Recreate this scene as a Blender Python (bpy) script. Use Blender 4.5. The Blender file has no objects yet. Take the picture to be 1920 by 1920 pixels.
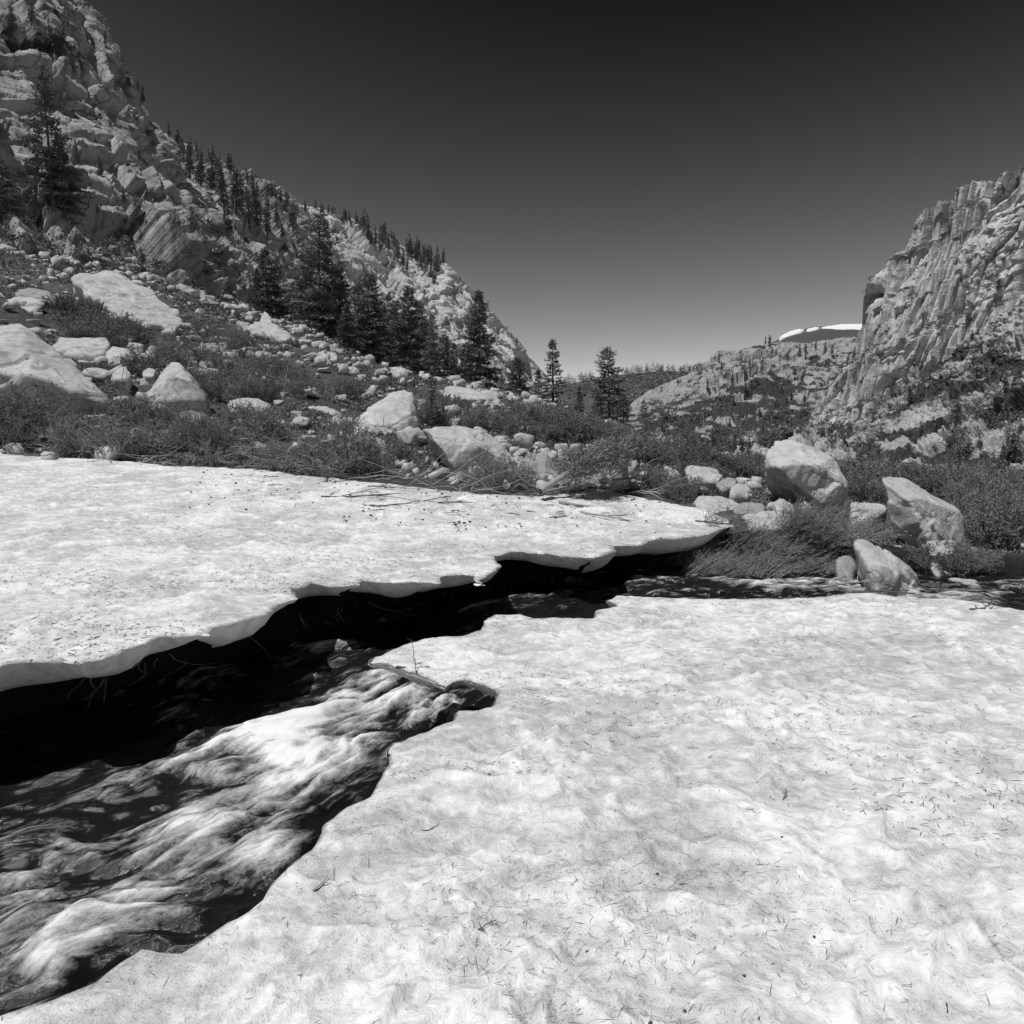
import bpy, bmesh, math, random
import numpy as np
from mathutils import Vector
from mathutils.geometry import delaunay_2d_cdt

SC = bpy.context.scene
COL = SC.collection
RNG = np.random.default_rng(7)
random.seed(7)

# ------------------------------------------------------------------ camera
F, PITCH, CAMZ = 1250.0, math.atan(140 / 1250.0), 1.6
CA, SA = math.cos(PITCH), math.sin(PITCH)


def ray(u, v):
    cx, cy = (u - 960) / F, (960 - v) / F
    return cx, CA + cy * SA, -SA + cy * CA


def P(u, v, Y):
    """point of the place seen at photograph position (u, v), Y metres ahead"""
    x, y, z = ray(u, v)
    t = Y / y
    return np.array((x * t, Y, CAMZ + z * t))


def PZ(u, v, z):
    x, y, dz = ray(u, v)
    t = (z - CAMZ) / dz
    return np.array((x * t, y * t, z))


def project(p):
    x, y, z = p[:, 0], p[:, 1], p[:, 2] - CAMZ
    d = np.maximum(y * CA - z * SA, 1e-3)
    up = y * SA + z * CA
    return 960 + F * x / d, 960 - F * up / d, y * CA - z * SA


# ------------------------------------------------------------------ noise
def _h(ix, iy, iz, s):
    with np.errstate(over='ignore'):
        n = (ix.astype(np.int64) * 374761393 + iy.astype(np.int64) * 668265263
             + iz.astype(np.int64) * 1440670441 + s * 974634777).astype(np.uint32)
        n = (n ^ (n >> np.uint32(13))) * np.uint32(1274126177)
        n = (n ^ (n >> np.uint32(15))) * np.uint32(2246822519)
        n = n ^ (n >> np.uint32(16))
    return n.astype(np.float64) / 4294967296.0


def vnoise(p, seed=0):
    """value noise, about -1..1"""
    i = np.floor(p).astype(np.int64)
    f = p - i
    f = f * f * f * (f * (f * 6 - 15) + 10)
    r = 0
    for a in (0, 1):
        wx = f[:, 0] if a else 1 - f[:, 0]
        for b in (0, 1):
            wy = f[:, 1] if b else 1 - f[:, 1]
            for c in (0, 1):
                wz = f[:, 2] if c else 1 - f[:, 2]
                r = r + wx * wy * wz * _h(i[:, 0] + a, i[:, 1] + b, i[:, 2] + c, seed)
    return r * 2 - 1


def fbm(p, octv=4, seed=0, gain=.5, lac=2.03):
    a, r, t = 1.0, 0, 0
    for k in range(octv):
        r = r + a * vnoise(p * lac ** k + 17.3 * k, seed + k)
        t += a
        a *= gain
    return r / t * 1.6


def facet(p, cell, seed=0, tilt=.6, edge=False, jit=.9, k=20.):
    """broken-rock offsets: every cell is a small tilted plane with a height of its own, joined by steep faces"""
    q = p / np.asarray(cell, float)
    i = np.floor(q).astype(np.int64)
    best = np.full(len(q), 1e9)
    sec = np.full(len(q), 1e9)
    num = np.zeros(len(q))
    den = np.zeros(len(q)) + 1e-30
    for a in (-1, 0, 1):
        for b in (-1, 0, 1):
            for c in (-1, 0, 1):
                jx, jy, jz = i[:, 0] + a, i[:, 1] + b, i[:, 2] + c
                h1, h2, h3, h4 = (_h(jx, jy, jz, seed + n) for n in (1, 2, 3, 4))
                dx = q[:, 0] - (jx + .5 + jit * (h1 - .5))
                dy = q[:, 1] - (jy + .5 + jit * (h2 - .5))
                dz = q[:, 2] - (jz + .5 + jit * (h3 - .5))
                d = np.sqrt(dx * dx + dy * dy + dz * dz)
                o = h4 * 2 - 1
                if tilt:
                    g1, g2, g3 = h1 * 7.13 % 1, h2 * 5.37 % 1, h3 * 9.71 % 1
                    o = o + tilt * 4 * (dx * (g1 - .5) + dy * (g2 - .5) + dz * (g3 - .5))
                w = np.exp(-k * d)
                num += w * o
                den += w
                if edge:
                    m = d < best
                    sec = np.where(m, best, np.minimum(sec, d))
                    best = np.where(m, d, best)
    off = num / den
    if edge:
        return off, sec - best
    return off


def blocks(p, dirs, space, seed, tilt=.35, groove=0., gw=.12, irr=.9, gwt=(1, 1, 1), keep3=True):
    """jointed rock: three families of parallel cracks cut it into blocks that stand out by different amounts"""
    idx, loc, gro = [], [], np.zeros(len(p))
    for k in range(3):
        n = np.asarray(dirs[k], float)
        n = n / np.linalg.norm(n)
        c = p @ n / space[k]
        z0 = np.zeros(len(p))
        c = c + irr * .5 * vnoise(np.c_[c * .55, z0 + seed + k * 7.3, z0], seed + k)
        j = np.floor(c).astype(np.int64)
        zi = np.zeros_like(j)
        # some cracks are healed: the block joins its neighbour
        heal = _h(j, zi + k, zi, seed + 31) < .33
        f = c - j
        w = np.minimum(f * space[k], (1 - f) * space[k])
        real = np.where(f < .5, ~heal, ~(_h(j + 1, zi + k, zi, seed + 31) < .33))
        gro = np.maximum(gro, (1 - sstep(0, gw, w)) * real * gwt[k])
        idx.append(np.where(heal, j - 1, j))
        loc.append(f - .5 + heal)
    i, j, k = idx
    if not keep3:
        k = k * 0
        loc[2] = loc[2] * 0
    off = _h(i, j, k, seed + 50) * 2 - 1
    for q in range(3):
        off = off + tilt * 2 * loc[q] * (_h(i, j, k, seed + 60 + q) - .5) * 2
    return off - groove * gro


def sstep(a, b, x):
    t = np.clip((x - a) / (b - a), 0, 1)
    return t * t * (3 - 2 * t)


class TPS:
    def __init__(self, pts, reg=0.0):
        p = np.asarray(pts, float)
        self.c = p[:, :2]
        n = len(p)
        K = self.k(self.c, self.c) + reg * np.eye(n)
        A = np.zeros((n + 3, n + 3))
        A[:n, :n] = K
        A[:n, n] = 1
        A[:n, n + 1:] = self.c
        A[n, :n] = 1
        A[n + 1:, :n] = self.c.T
        self.w = np.linalg.solve(A, np.concatenate((p[:, 2], np.zeros(3))))

    @staticmethod
    def k(a, b):
        d = ((a[:, None, :] - b[None]) ** 2).sum(-1)
        return d * np.log(d + 1e-9) * .5

    def __call__(self, xy):
        xy = np.asarray(xy, float)
        out = np.empty(len(xy))
        for s in range(0, len(xy), 60000):
            q = xy[s:s + 60000]
            out[s:s + 60000] = self.k(q, self.c) @ self.w[:-3] + self.w[-3] + q @ self.w[-2:]
        return out


def inside(xy, poly):
    x, y = xy[:, 0], xy[:, 1]
    r = np.zeros(len(xy), bool)
    n = len(poly)
    for k in range(n):
        x1, y1 = poly[k]
        x2, y2 = poly[(k + 1) % n]
        if y1 == y2:
            continue
        m = ((y1 > y) != (y2 > y)) & (x < (x2 - x1) * (y - y1) / (y2 - y1) + x1)
        r ^= m
    return r


def line_dist(xy, line):
    """distance to a polyline and the arc position there (0..1 per segment index)"""
    best = np.full(len(xy), 1e9)
    pos = np.zeros(len(xy))
    for k in range(len(line) - 1):
        a, b = np.asarray(line[k][:2]), np.asarray(line[k + 1][:2])
        ab = b - a
        t = np.clip(((xy - a) @ ab) / (ab @ ab), 0, 1)
        d = np.hypot(*(xy - a - t[:, None] * ab).T)
        m = d < best
        best = np.where(m, d, best)
        pos = np.where(m, k + t, pos)
    return best, pos


# ------------------------------------------------------------------ objects
def mesh_np(name, verts, faces, mats, smooth=False, attrs=None, mat_idx=None):
    """faces: (n,3) or (n,4) array, or a list of such arrays"""
    if not isinstance(faces, list):
        faces = [faces]
    faces = [np.asarray(f, np.int32) for f in faces if len(f)]
    me = bpy.data.meshes.new(name)
    verts = np.asarray(verts, np.float32)
    me.vertices.add(len(verts))
    me.vertices.foreach_set('co', verts.ravel())
    loops = np.concatenate([f.ravel() for f in faces])
    tot = np.concatenate([np.full(len(f), f.shape[1], np.int32) for f in faces])
    start = np.concatenate(([0], np.cumsum(tot)[:-1])).astype(np.int32)
    me.loops.add(len(loops))
    me.loops.foreach_set('vertex_index', loops)
    me.polygons.add(len(tot))
    me.polygons.foreach_set('loop_start', start)
    me.polygons.foreach_set('loop_total', tot)
    if smooth:
        me.polygons.foreach_set('use_smooth', np.ones(len(tot), bool))
    for m in (mats if isinstance(mats, (list, tuple)) else [mats]):
        me.materials.append(m)
    if mat_idx is not None:
        me.polygons.foreach_set('material_index', np.asarray(mat_idx, np.int32))
    for k, a in (attrs or {}).items():
        at = me.attributes.new(k, 'FLOAT', 'POINT')
        at.data.foreach_set('value', np.asarray(a, np.float32))
    me.update(calc_edges=True)
    me.validate()
    return me


def link(name, data, parent=None, loc=None, rz=0, sc=None):
    o = bpy.data.objects.new(name, data)
    COL.objects.link(o)
    o.parent = parent
    if loc is not None:
        o.location = [float(c) for c in loc]
    if rz:
        o.rotation_euler = (0, 0, rz)
    if sc is not None:
        o.scale = (sc, sc, sc) if np.isscalar(sc) else sc
    return o


def tag(o, label, cat, group=None):
    o['label'] = label
    o['category'] = cat
    if group:
        o['group'] = group
    return o


def kind(o, k, label=None, cat=None):
    o['kind'] = k
    if label:
        o['label'] = label
    if cat:
        o['category'] = cat
    return o


def grid_faces(nr, nc, wrap=False):
    r = np.arange(nr - 1)[:, None]
    c = np.arange(nc if wrap else nc - 1)[None]
    c2 = (c + 1) % nc
    a = r * nc + c
    b = r * nc + c2
    return np.stack((a, b, b + nc, a + nc), -1).reshape(-1, 4)


# ------------------------------------------------------------------ materials
class NT:
    def __init__(self, name):
        self.m = bpy.data.materials.new(name)
        self.m.use_nodes = True
        self.t = self.m.node_tree
        self.t.nodes.clear()
        self.out = self.t.nodes.new('ShaderNodeOutputMaterial')
        self.b = self.t.nodes.new('ShaderNodeBsdfPrincipled')
        self.t.links.new(self.b.outputs[0], self.out.inputs[0])
        self.co = None

    def n(self, typ, **kw):
        nd = self.t.nodes.new(typ)
        for k, v in kw.items():
            setattr(nd, k, v)
        return nd

    def set(self, sock, v):
        if isinstance(v, bpy.types.NodeSocket):
            self.t.links.new(v, sock)
        elif v is not None:
            try:
                sock.default_value = v
            except Exception:
                sock.default_value = (v, v, v, 1) if len(sock.default_value) == 4 else (v, v, v)

    def coord(self, scale=(1, 1, 1), rot=(0, 0, 0), kind='Object'):
        if self.co is None:
            self.co = self.n('ShaderNodeTexCoord')
        mp = self.n('ShaderNodeMapping')
        self.t.links.new(self.co.outputs[kind], mp.inputs[0])
        mp.inputs['Scale'].default_value = scale
        mp.inputs['Rotation'].default_value = rot
        return mp.outputs[0]

    def noise(self, vec, scale, detail=4, rough=.55, dist=0):
        nd = self.n('ShaderNodeTexNoise')
        self.set(nd.inputs['Vector'], vec)
        for k, v in (('Scale', scale), ('Detail', detail), ('Roughness', rough), ('Distortion', dist)):
            nd.inputs[k].default_value = v
        return nd.outputs[0]

    def voro(self, vec, scale, feature='F1', rnd=1):
        nd = self.n('ShaderNodeTexVoronoi', feature=feature)
        self.set(nd.inputs['Vector'], vec)
        nd.inputs['Scale'].default_value = scale
        nd.inputs['Randomness'].default_value = rnd
        return nd.outputs['Distance']

    def math(self, op, a, b=None, c=None, clamp=False):
        nd = self.n('ShaderNodeMath', operation=op, use_clamp=clamp)
        self.set(nd.inputs[0], a)
        if b is not None:
            self.set(nd.inputs[1], b)
        if c is not None:
            self.set(nd.inputs[2], c)
        return nd.outputs[0]

    def rng(self, v, a, b, c=0., d=1., smooth=True):
        nd = self.n('ShaderNodeMapRange')
        nd.interpolation_type = 'SMOOTHSTEP' if smooth else 'LINEAR'
        nd.clamp = True
        self.set(nd.inputs[0], v)
        for k, x in enumerate((a, b, c, d)):
            self.set(nd.inputs[k + 1], float(x) if not isinstance(x, bpy.types.NodeSocket) else x)
        return nd.outputs[0]

    def mix(self, f, a, b):
        """float mix"""
        nd = self.n('ShaderNodeMix', data_type='FLOAT')
        self.set(nd.inputs[0], f)
        self.set(nd.inputs[2], a)
        self.set(nd.inputs[3], b)
        return nd.outputs[0]

    def attr(self, name):
        nd = self.n('ShaderNodeAttribute', attribute_name=name)
        return nd.outputs['Fac']

    def bump(self, h, dist, strength=1., normal=None):
        nd = self.n('ShaderNodeBump')
        nd.inputs['Strength'].default_value = strength
        nd.inputs['Distance'].default_value = dist
        self.set(nd.inputs['Height'], h)
        if normal is not None:
            self.set(nd.inputs['Normal'], normal)
        return nd.outputs[0]

    def done(self, grey, rough=.9, normal=None, spec=.2):
        cb = self.n('ShaderNodeCombineColor')
        for k in range(3):
            self.set(cb.inputs[k], grey)
        self.t.links.new(cb.outputs[0], self.b.inputs['Base Color'])
        self.set(self.b.inputs['Roughness'], rough)
        self.b.inputs['Specular IOR Level'].default_value = spec
        if normal is not None:
            self.t.links.new(normal, self.b.inputs['Normal'])
        return self.m

    def rand(self):
        return self.n('ShaderNodeObjectInfo').outputs['Random']


def m_rock(name, base, s=1.0, lichen=.5, veg=None, streak=0, dark=.25, con=1.0):
    """granite: s = metres per feature; grain, lichen blotches, hairline cracks; veg = attribute of plants on ledges"""
    t = NT(name)
    c = t.coord((1 / s, 1 / s, 1 / s))
    big = t.noise(c, .6, 5, .6)
    mid = t.noise(c, 3.1, 6, .65)
    fine = t.noise(c, 26, 4, .7)
    g = t.math('MULTIPLY_ADD', big, .55 * con, 1 - .28 * con)
    g = t.math('MULTIPLY', g, t.math('MULTIPLY_ADD', mid, .7 * con, 1 - .35 * con))
    g = t.math('MULTIPLY', g, t.math('MULTIPLY_ADD', fine, .8, .6))
    sp = t.rng(t.noise(c, 60, 3, .7), .58, .66)
    g = t.math('MULTIPLY', g, t.math('SUBTRACT', 1., t.math('MULTIPLY', sp, .5)))
    li = t.rng(t.noise(c, 1.15, 7, .68, .4), .52, .6)
    g = t.math('MULTIPLY', g, t.math('SUBTRACT', 1., t.math('MULTIPLY', li, lichen)))
    if streak:
        cs = t.coord((1.6 / s, 1.6 / s, .13 / s))
        st = t.rng(t.noise(cs, 1.4, 6, .65), .5, .68)
        g = t.math('MULTIPLY', g, t.math('SUBTRACT', 1., t.math('MULTIPLY', st, streak)))
    wv = t.n('ShaderNodeVectorMath', operation='ADD')
    nz = t.n('ShaderNodeTexNoise')
    t.set(nz.inputs['Vector'], c)
    nz.inputs['Scale'].default_value = 1.5
    nz.inputs['Detail'].default_value = 5
    t.set(wv.inputs[0], c)
    sc_ = t.n('ShaderNodeVectorMath', operation='SCALE')
    t.set(sc_.inputs[0], nz.outputs['Color'])
    sc_.inputs['Scale'].default_value = .8
    t.set(wv.inputs[1], sc_.outputs[0])
    ce = t.voro(wv.outputs[0], .55, 'DISTANCE_TO_EDGE')
    cr = t.rng(ce, .0, .018, 1, 0)
    cr = t.math('MULTIPLY', cr, t.rng(big, .42, .6))
    g = t.math('MULTIPLY', g, t.math('SUBTRACT', 1., t.math('MULTIPLY', cr, dark)))
    g = t.math('MULTIPLY', g, base * 1.22)
    if veg:
        va = t.attr(veg)
        vm = t.rng(t.math('ADD', va, t.math('MULTIPLY_ADD', mid, 1.1, -.55)), .38, .6)
        g = t.mix(vm, g, t.math('MULTIPLY_ADD', mid, .09, .012))
    hgt = t.math('ADD', t.math('MULTIPLY', mid, 1.), t.math('MULTIPLY', fine, .35))
    hgt = t.math('SUBTRACT', hgt, t.math('MULTIPLY', cr, .5))
    return t.done(g, .92, t.bump(hgt, .09 * s, .75), .12)


def m_simple(name, grey, var=.35, scale=8., rough=.9, bump=0.0, spec=.15, rnd=0.0, lum=None):
    t = NT(name)
    c = t.coord()
    n = t.noise(c, scale, 4, .6)
    g = t.math('MULTIPLY', t.math('MULTIPLY_ADD', n, 2 * var, 1 - var), grey)
    if rnd:
        g = t.math('MULTIPLY', g, t.math('MULTIPLY_ADD', t.rand(), 2 * rnd, 1 - rnd))
    if lum:
        g = t.math('MULTIPLY', g, t.math('MULTIPLY_ADD', t.attr(lum), 1., 0.))
    nm = t.bump(n, bump, .8) if bump else None
    return t.done(g, rough, nm, spec)


def m_snow():
    t = NT('old_snow')
    c = t.coord()
    a = t.noise(c, .8, 3, .5)
    cs = t.coord((1.5, 2.7, 1), (0, 0, .5))
    b = t.noise(cs, 2.6, 5, .62, .0)
    d = t.noise(c, 21, 5, .7)
    f = t.noise(c, 150, 3, .7)
    dirt = t.attr('dirt')
    # grime and needle dust gathered in patches
    k = t.math('ADD', t.math('MULTIPLY', dirt, .72), t.math('MULTIPLY_ADD', b, 1.0, -.38))
    k = t.math('ADD', k, t.math('MULTIPLY_ADD', d, .8, -.4))
    k = t.math('ADD', k, t.math('MULTIPLY_ADD', t.noise(t.coord((1, 1.35, 1), (0, 0, .6)), 10, 6, .72), 1.5, -.75))
    k = t.rng(k, -.05, 1.1)
    g = t.math('MULTIPLY_ADD', k, -.38, .92)
    sp = t.math('MULTIPLY', t.rng(f, .55, .66), t.rng(t.math('ADD', d, t.math('MULTIPLY', k, .6)), .5, .85))
    g = t.math('MULTIPLY', g, t.math('SUBTRACT', 1., t.math('MULTIPLY', sp, .5)))
    g = t.math('MULTIPLY', g, t.math('MULTIPLY_ADD', a, .12, .94))
    wv = t.n('ShaderNodeVectorMath', operation='MULTIPLY_ADD')
    t.set(wv.inputs[0], t.noise(c, 5, 2))
    wv.inputs[1].default_value = (.16, .16, 0)
    t.set(wv.inputs[2], t.coord((1, 1.25, 0), (0, 0, .5)))
    cup = t.math('POWER', t.math('MINIMUM', t.voro(wv.outputs[0], 11.0), .75), 1.6)
    cup2 = t.math('MINIMUM', t.voro(wv.outputs[0], 27.0), .75)
    g = t.math('MULTIPLY', g, t.rng(cup, .02, .5, .86, 1.02))  # shade in the cup hollows painted into the snow colour
    b = t.math('ADD', t.math('MULTIPLY', b, .8), t.math('ADD', t.math('MULTIPLY', cup, .55), t.math('MULTIPLY', cup2, .16)))
    h = t.math('ADD', t.math('MULTIPLY', b, 1.), t.math('ADD', t.math('MULTIPLY', d, .5), t.math('MULTIPLY', f, .12)))
    return t.done(g, .6, t.bump(h, .045, .62), .25)


def m_snow_plain():
    t = NT('far_snow')
    return t.done(t.math('MULTIPLY_ADD', t.noise(t.coord(), .2, 3), .1, .8), .7)


def m_water():
    t = NT('stream_water')
    foam = t.attr('foam')
    s = t.coord((1, 1, 1), (0, 0, 0), 'UV')

    def sv(x, y):
        mp = t.n('ShaderNodeMapping')
        t.set(mp.inputs[0], s)
        mp.inputs['Scale'].default_value = (x, y, 1)
        return mp.outputs[0]
    w = t.noise(sv(2.2, 5.5), 1.8, 8, .66, .5)
    w2 = t.noise(sv(7, 17), 1.7, 6, .7, .3)
    w3 = t.noise(sv(22, 34), 2.0, 4, .7, .2)
    k = t.math('ADD', foam, t.math('MULTIPLY_ADD', w, 2.5, -1.28))
    k = t.math('ADD', k, t.math('MULTIPLY_ADD', w2, .5, -.25))
    k = t.math('ADD', k, t.math('MULTIPLY_ADD', w3, .4, -.2))
    k = t.math('POWER', t.rng(k, -.12, .80, smooth=False), 1.5)
    glint = t.math('MULTIPLY', t.rng(t.noise(sv(38, 75), 2.6, 3, .7), .66, .70), t.rng(k, .06, .35))  # sparkling glints painted into the water colour
    g = t.mix(k, .012, .90)
    g = t.math('MAXIMUM', g, t.math('MULTIPLY', glint, .8))
    h = t.math('ADD', w, t.math('ADD', t.math('MULTIPLY', w2, .6), t.math('MULTIPLY', w3, .3)))
    return t.done(g, t.mix(k, .16, .55), t.bump(h, .05, .36), .5)


def m_leaf(name, grey, trans=.25, rnd=.2):
    t = NT(name)
    n = t.noise(t.coord(), 3.0, 3, .6)
    g = t.math('MULTIPLY', t.math('MULTIPLY_ADD', n, .9, .55), grey)
    if rnd:
        g = t.math('MULTIPLY', g, t.math('MULTIPLY_ADD', t.rand(), 2 * rnd, 1 - rnd))
    return t.done(g, .7, None, .25)


def m_ground():
    t = NT('ground_soil')
    c = t.coord()
    a = t.noise(c, .35, 6, .65)
    b = t.noise(c, 3.5, 6, .7)
    d = t.noise(c, 28, 4, .7)
    g = t.math('MULTIPLY_ADD', t.math('MULTIPLY', b, a), .36, .03)
    v = t.voro(c, 2.6)
    st = t.math('MULTIPLY', t.rng(v, .16, .24, 1, 0), t.rng(t.noise(c, .55, 4, .6), .5, .62))
    g = t.mix(t.math('MULTIPLY', st, t.attr('stony')), g, t.math('MULTIPLY_ADD', d, .2, .22))
    wet = t.attr('wet')
    g = t.math('MULTIPLY', g, t.mix(wet, 1.0, .35))
    h = t.math('ADD', b, t.math('MULTIPLY', d, .4))
    return t.done(g, .95, t.bump(h, .12, .9), .1)


M = {
    'cliff': m_rock('cliff_granite', .35, 4., .4, 'veg', .5, .6, 1.3),
    'cliff_far': m_rock('far_granite', .48, 5., .25, 'veg', .35, .4, 1.2),
    'cliff_r': m_rock('jointed_granite', .50, 4., .3, 'veg', .55, .5, 1.2),
    'ridge': m_rock('ridge_rubble', .30, 5., .35, 'veg', .3, .4, 1.3),
    'talus': m_rock('talus_rock', .36, 4., .3, 'veg', 0),
    'boulder': m_rock('boulder_granite', .44, .7, .32, con=1.25),
    'boulder_dk': m_rock('lichen_granite', .31, .7, .55, con=1.3),
    'boulder_lt': m_rock('fresh_granite', .50, .8, .18, con=1.2),
    'snow': m_snow(),
    'snow_far': m_snow_plain(),
    'water': m_water(),
    'ground': m_ground(),
    'bark': m_simple('conifer_bark', .11, .5, 9, .95, .03),
    'dead': m_simple('weathered_wood', .36, .4, 14, .9, .01),
    'needle': m_leaf('conifer_needles', .20, rnd=.25),
    'needle_far': m_leaf('far_conifer_needles', .18, rnd=.3),
    'twig': m_simple('willow_twig', .33, .55, 5, .8, rnd=.3),
    'leaf': m_leaf('willow_leaf', .19, rnd=.3),
    'cover': m_leaf('ground_cover_leaf', .17, rnd=0),
    'litter': m_simple('needle_litter', .10, .6, 30, .9),
    'clod': m_simple('bark_litter', .07, .5, 40, .95),
    'hill': m_simple('hill_scrub', .085, .3, .02, .95),
}
# ================================================================== terrain
# ---- snow surface left of the stream, from levelled points
LIPZ = .10
lip_l = [(-420, 1312), (-200, 1275), (-60, 1252), (0, 1240), (90, 1235), (150, 1240), (200, 1227), (270, 1207), (300, 1190), (390, 1187), (415, 1170),
         (500, 1150), (530, 1130), (556, 1121), (549, 1106), (585, 1092), (622, 1098), (672, 1096), (678, 1087), (760, 1090), (822, 1092),
         (828, 1079), (862, 1075), (890, 1079), (897, 1091), (936, 1060), (926, 1041), (962, 1034), (1040, 1038), (1108, 1045), (1128, 1041), (1156, 1029),
         (1150, 1020), (1205, 1018), (1217, 1012), (1275, 1006), (1325, 1000), (1368, 994)]
margin_l = [(1378, 987, 10.7), (1368, 974, 11.2), (1330, 956, 11.7), (1260, 943, 12.2), (1180, 928, 12.8), (1115, 914, 13.5), (1085, 924, 12.9),
            (1010, 931, 12), (900, 925, 12), (820, 917, 12.2), (720, 905, 12.6), (640, 898, 12.8), (560, 890, 13), (470, 878, 13.2),
            (300, 871, 13.5), (200, 861, 13.8), (60, 855, 14.2), (0, 846, 14.5), (-300, 832, 15.5), (-700, 830, 17)]
lip_l_w = [PZ(u, v, LIPZ) for u, v in lip_l]
mar_l_w = [P(*q) for q in margin_l]
left_end = np.array((-9.5, 2.2, .1))
S_L = TPS([tuple(q) for q in lip_l_w[::2] + mar_l_w] + [(-9.5, 2.2, .1), (-15, 8, .8)], .03)


def jag(poly, step, amp, seed):
    """subdivide a 2-D polyline and roughen it"""
    out = []
    for a, b in zip(poly[:-1], poly[1:]):
        n = max(1, int(np.hypot(*(np.asarray(b) - a)) / step))
        for k in range(n):
            out.append(np.asarray(a) + (np.asarray(b) - a) * k / n)
    out.append(np.asarray(poly[-1]))
    o = np.array(out)
    q = np.c_[o, np.zeros(len(o))]
    o[1:-1, 0] += (amp * fbm(q * 6, 4, seed))[1:-1]
    o[1:-1, 1] += (amp * fbm(q * 6, 4, seed + 9))[1:-1]
    return o


lipL = jag([q[:2] for q in lip_l_w], .022, .034, 3)
marL = jag([q[:2] for q in mar_l_w], .12, .09, 5)
polyL = np.vstack((left_end[:2], lipL, marL))

lip_r = [(-420, 2120), (-160, 1975), (0, 1905), (100, 1872), (180, 1832), (255, 1775), (330, 1781), (360, 1765), (420, 1730), (490, 1690), (505, 1660), (560, 1610),
         (592, 1580), (618, 1540), (650, 1515), (700, 1492), (722, 1450), (727, 1410), (735, 1395), (775, 1375), (830, 1352), (850, 1345), (856, 1323),
         (885, 1329), (918, 1324), (935, 1305), (930, 1293), (910, 1282), (870, 1271), (846, 1275), (836, 1287), (800, 1268), (760, 1253), (722, 1244), (692, 1241), (697, 1230),
         (720, 1222), (760, 1206), (800, 1194), (860, 1190), (905, 1178), (906, 1160), (930, 1152), (975, 1149), (1000, 1157), (1050, 1155), (1108, 1155),
         (1118, 1143), (1155, 1135), (1138, 1123), (1162, 1115), (1240, 1118), (1320, 1121), (1400, 1120), (1490, 1122), (1560, 1115), (1620, 1108),
         (1700, 1120), (1780, 1121), (1850, 1130), (1920, 1143), (2100, 1150), (2500, 1168)]
lip_r_w = [PZ(u, v, 0.) for u, v in lip_r]
lipR = jag([q[:2] for q in lip_r_w], .03, .02, 13)
polyR = np.vstack((lipR, [(16, 5.0), (16, -5), (-5, -5), (-5, .2)]))

# ---- the water's edges (x, y, water level)
shoreL = [(-9, -1.2, -.8), (-7, 2.4, -.78), (-4.3, 5.2, -.75), (-2.9, 6.7, -.72), (-2.3, 7.5, -.66), (-.8, 9.1, -.52), (1.4, 10.5, -.50), (3.4, 10.7, -.50),
          (5.5, 10.4, -.48), (8, 9.9, -.46), (14, 9.4, -.42), (22, 9.6, -.38)]
shoreR = [(-3.4, -1.8, -.8), (-1.4, .6, -.78), (-.5, 2.6, -.75), (.5, 4.2, -.72), (1.0, 5.0, -.66), (1.8, 6.0, -.52), (2.8, 6.3, -.44), (4.0, 6.2, -.42),
          (6, 5.9, -.40), (8.5, 5.7, -.37), (14, 5.4, -.33), (22, 5.4, -.28)]
water_poly = np.array([q[:2] for q in shoreL] + [q[:2] for q in shoreR[::-1]])
_wl = np.array([q[2] for q in shoreL])

# ---- bare ground
gp = []
for q in mar_l_w:
    gp.append((q[0], q[1] + .15, q[2] - .03))
for u, v, Y in [(0, 760, 18), (0, 640, 25), (0, 560, 36), (0, 470, 55), (-300, 620, 24), (-300, 420, 52), (-900, 600, 22), (-900, 380, 50),
                (150, 800, 16), (150, 700, 22), (150, 600, 32), (150, 500, 58), (300, 810, 16), (300, 740, 20), (300, 640, 31), (300, 545, 60),
                (450, 820, 16), (450, 740, 21.5), (450, 660, 32), (480, 600, 52), (480, 585, 72), (600, 820, 16), (600, 745, 23), (600, 680, 36), (620, 650, 60),
                (640, 655, 80), (720, 860, 15.6), (740, 780, 22), (740, 720, 36), (720, 700, 62), (860, 890, 14.6), (880, 800, 22), (880, 755, 34), (860, 728, 55), (860, 722, 80),
                (980, 903, 14.3), (1000, 820, 22), (1000, 785, 36), (1000, 770, 60), (1000, 772, 90), (1100, 880, 15.5), (1120, 850, 22), (1120, 815, 36), (1140, 803, 60), (1140, 800, 90),
                (1240, 915, 15), (1250, 880, 22), (1250, 848, 38), (1260, 838, 70), (1370, 940, 14.5), (1380, 900, 23), (1400, 870, 40), (1400, 858, 75),
                (1500, 965, 14), (1540, 925, 22), (1560, 895, 40), (1560, 875, 70), (1680, 1010, 13), (1700, 950, 22), (1740, 915, 40), (1800, 905, 60),
                (1880, 1040, 13), (1900, 965, 22), (1900, 935, 36), (2150, 1050, 13), (2200, 960, 24), (2300, 900, 50), (2900, 960, 24), (2900, 880, 50)]:
    gp.append(tuple(P(u, v, Y)))
for x, y, z in [(0, 0, -.6), (6, 2, -.6), (14, 3, -.6), (0, -8, -.6), (14, -8, -.5), (-8, -6, -.5), (3, 11.6, -.1), (6.5, 11.4, -.25), (10, 11, -.25), (16, 11, -.1), (-6, 4.5, -.35), (-12, 2, 0.), (-20, -5, .5), (25, 6, 0.)]:
    gp.append((x, y, z))
G_T = TPS(gp, .6)


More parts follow.
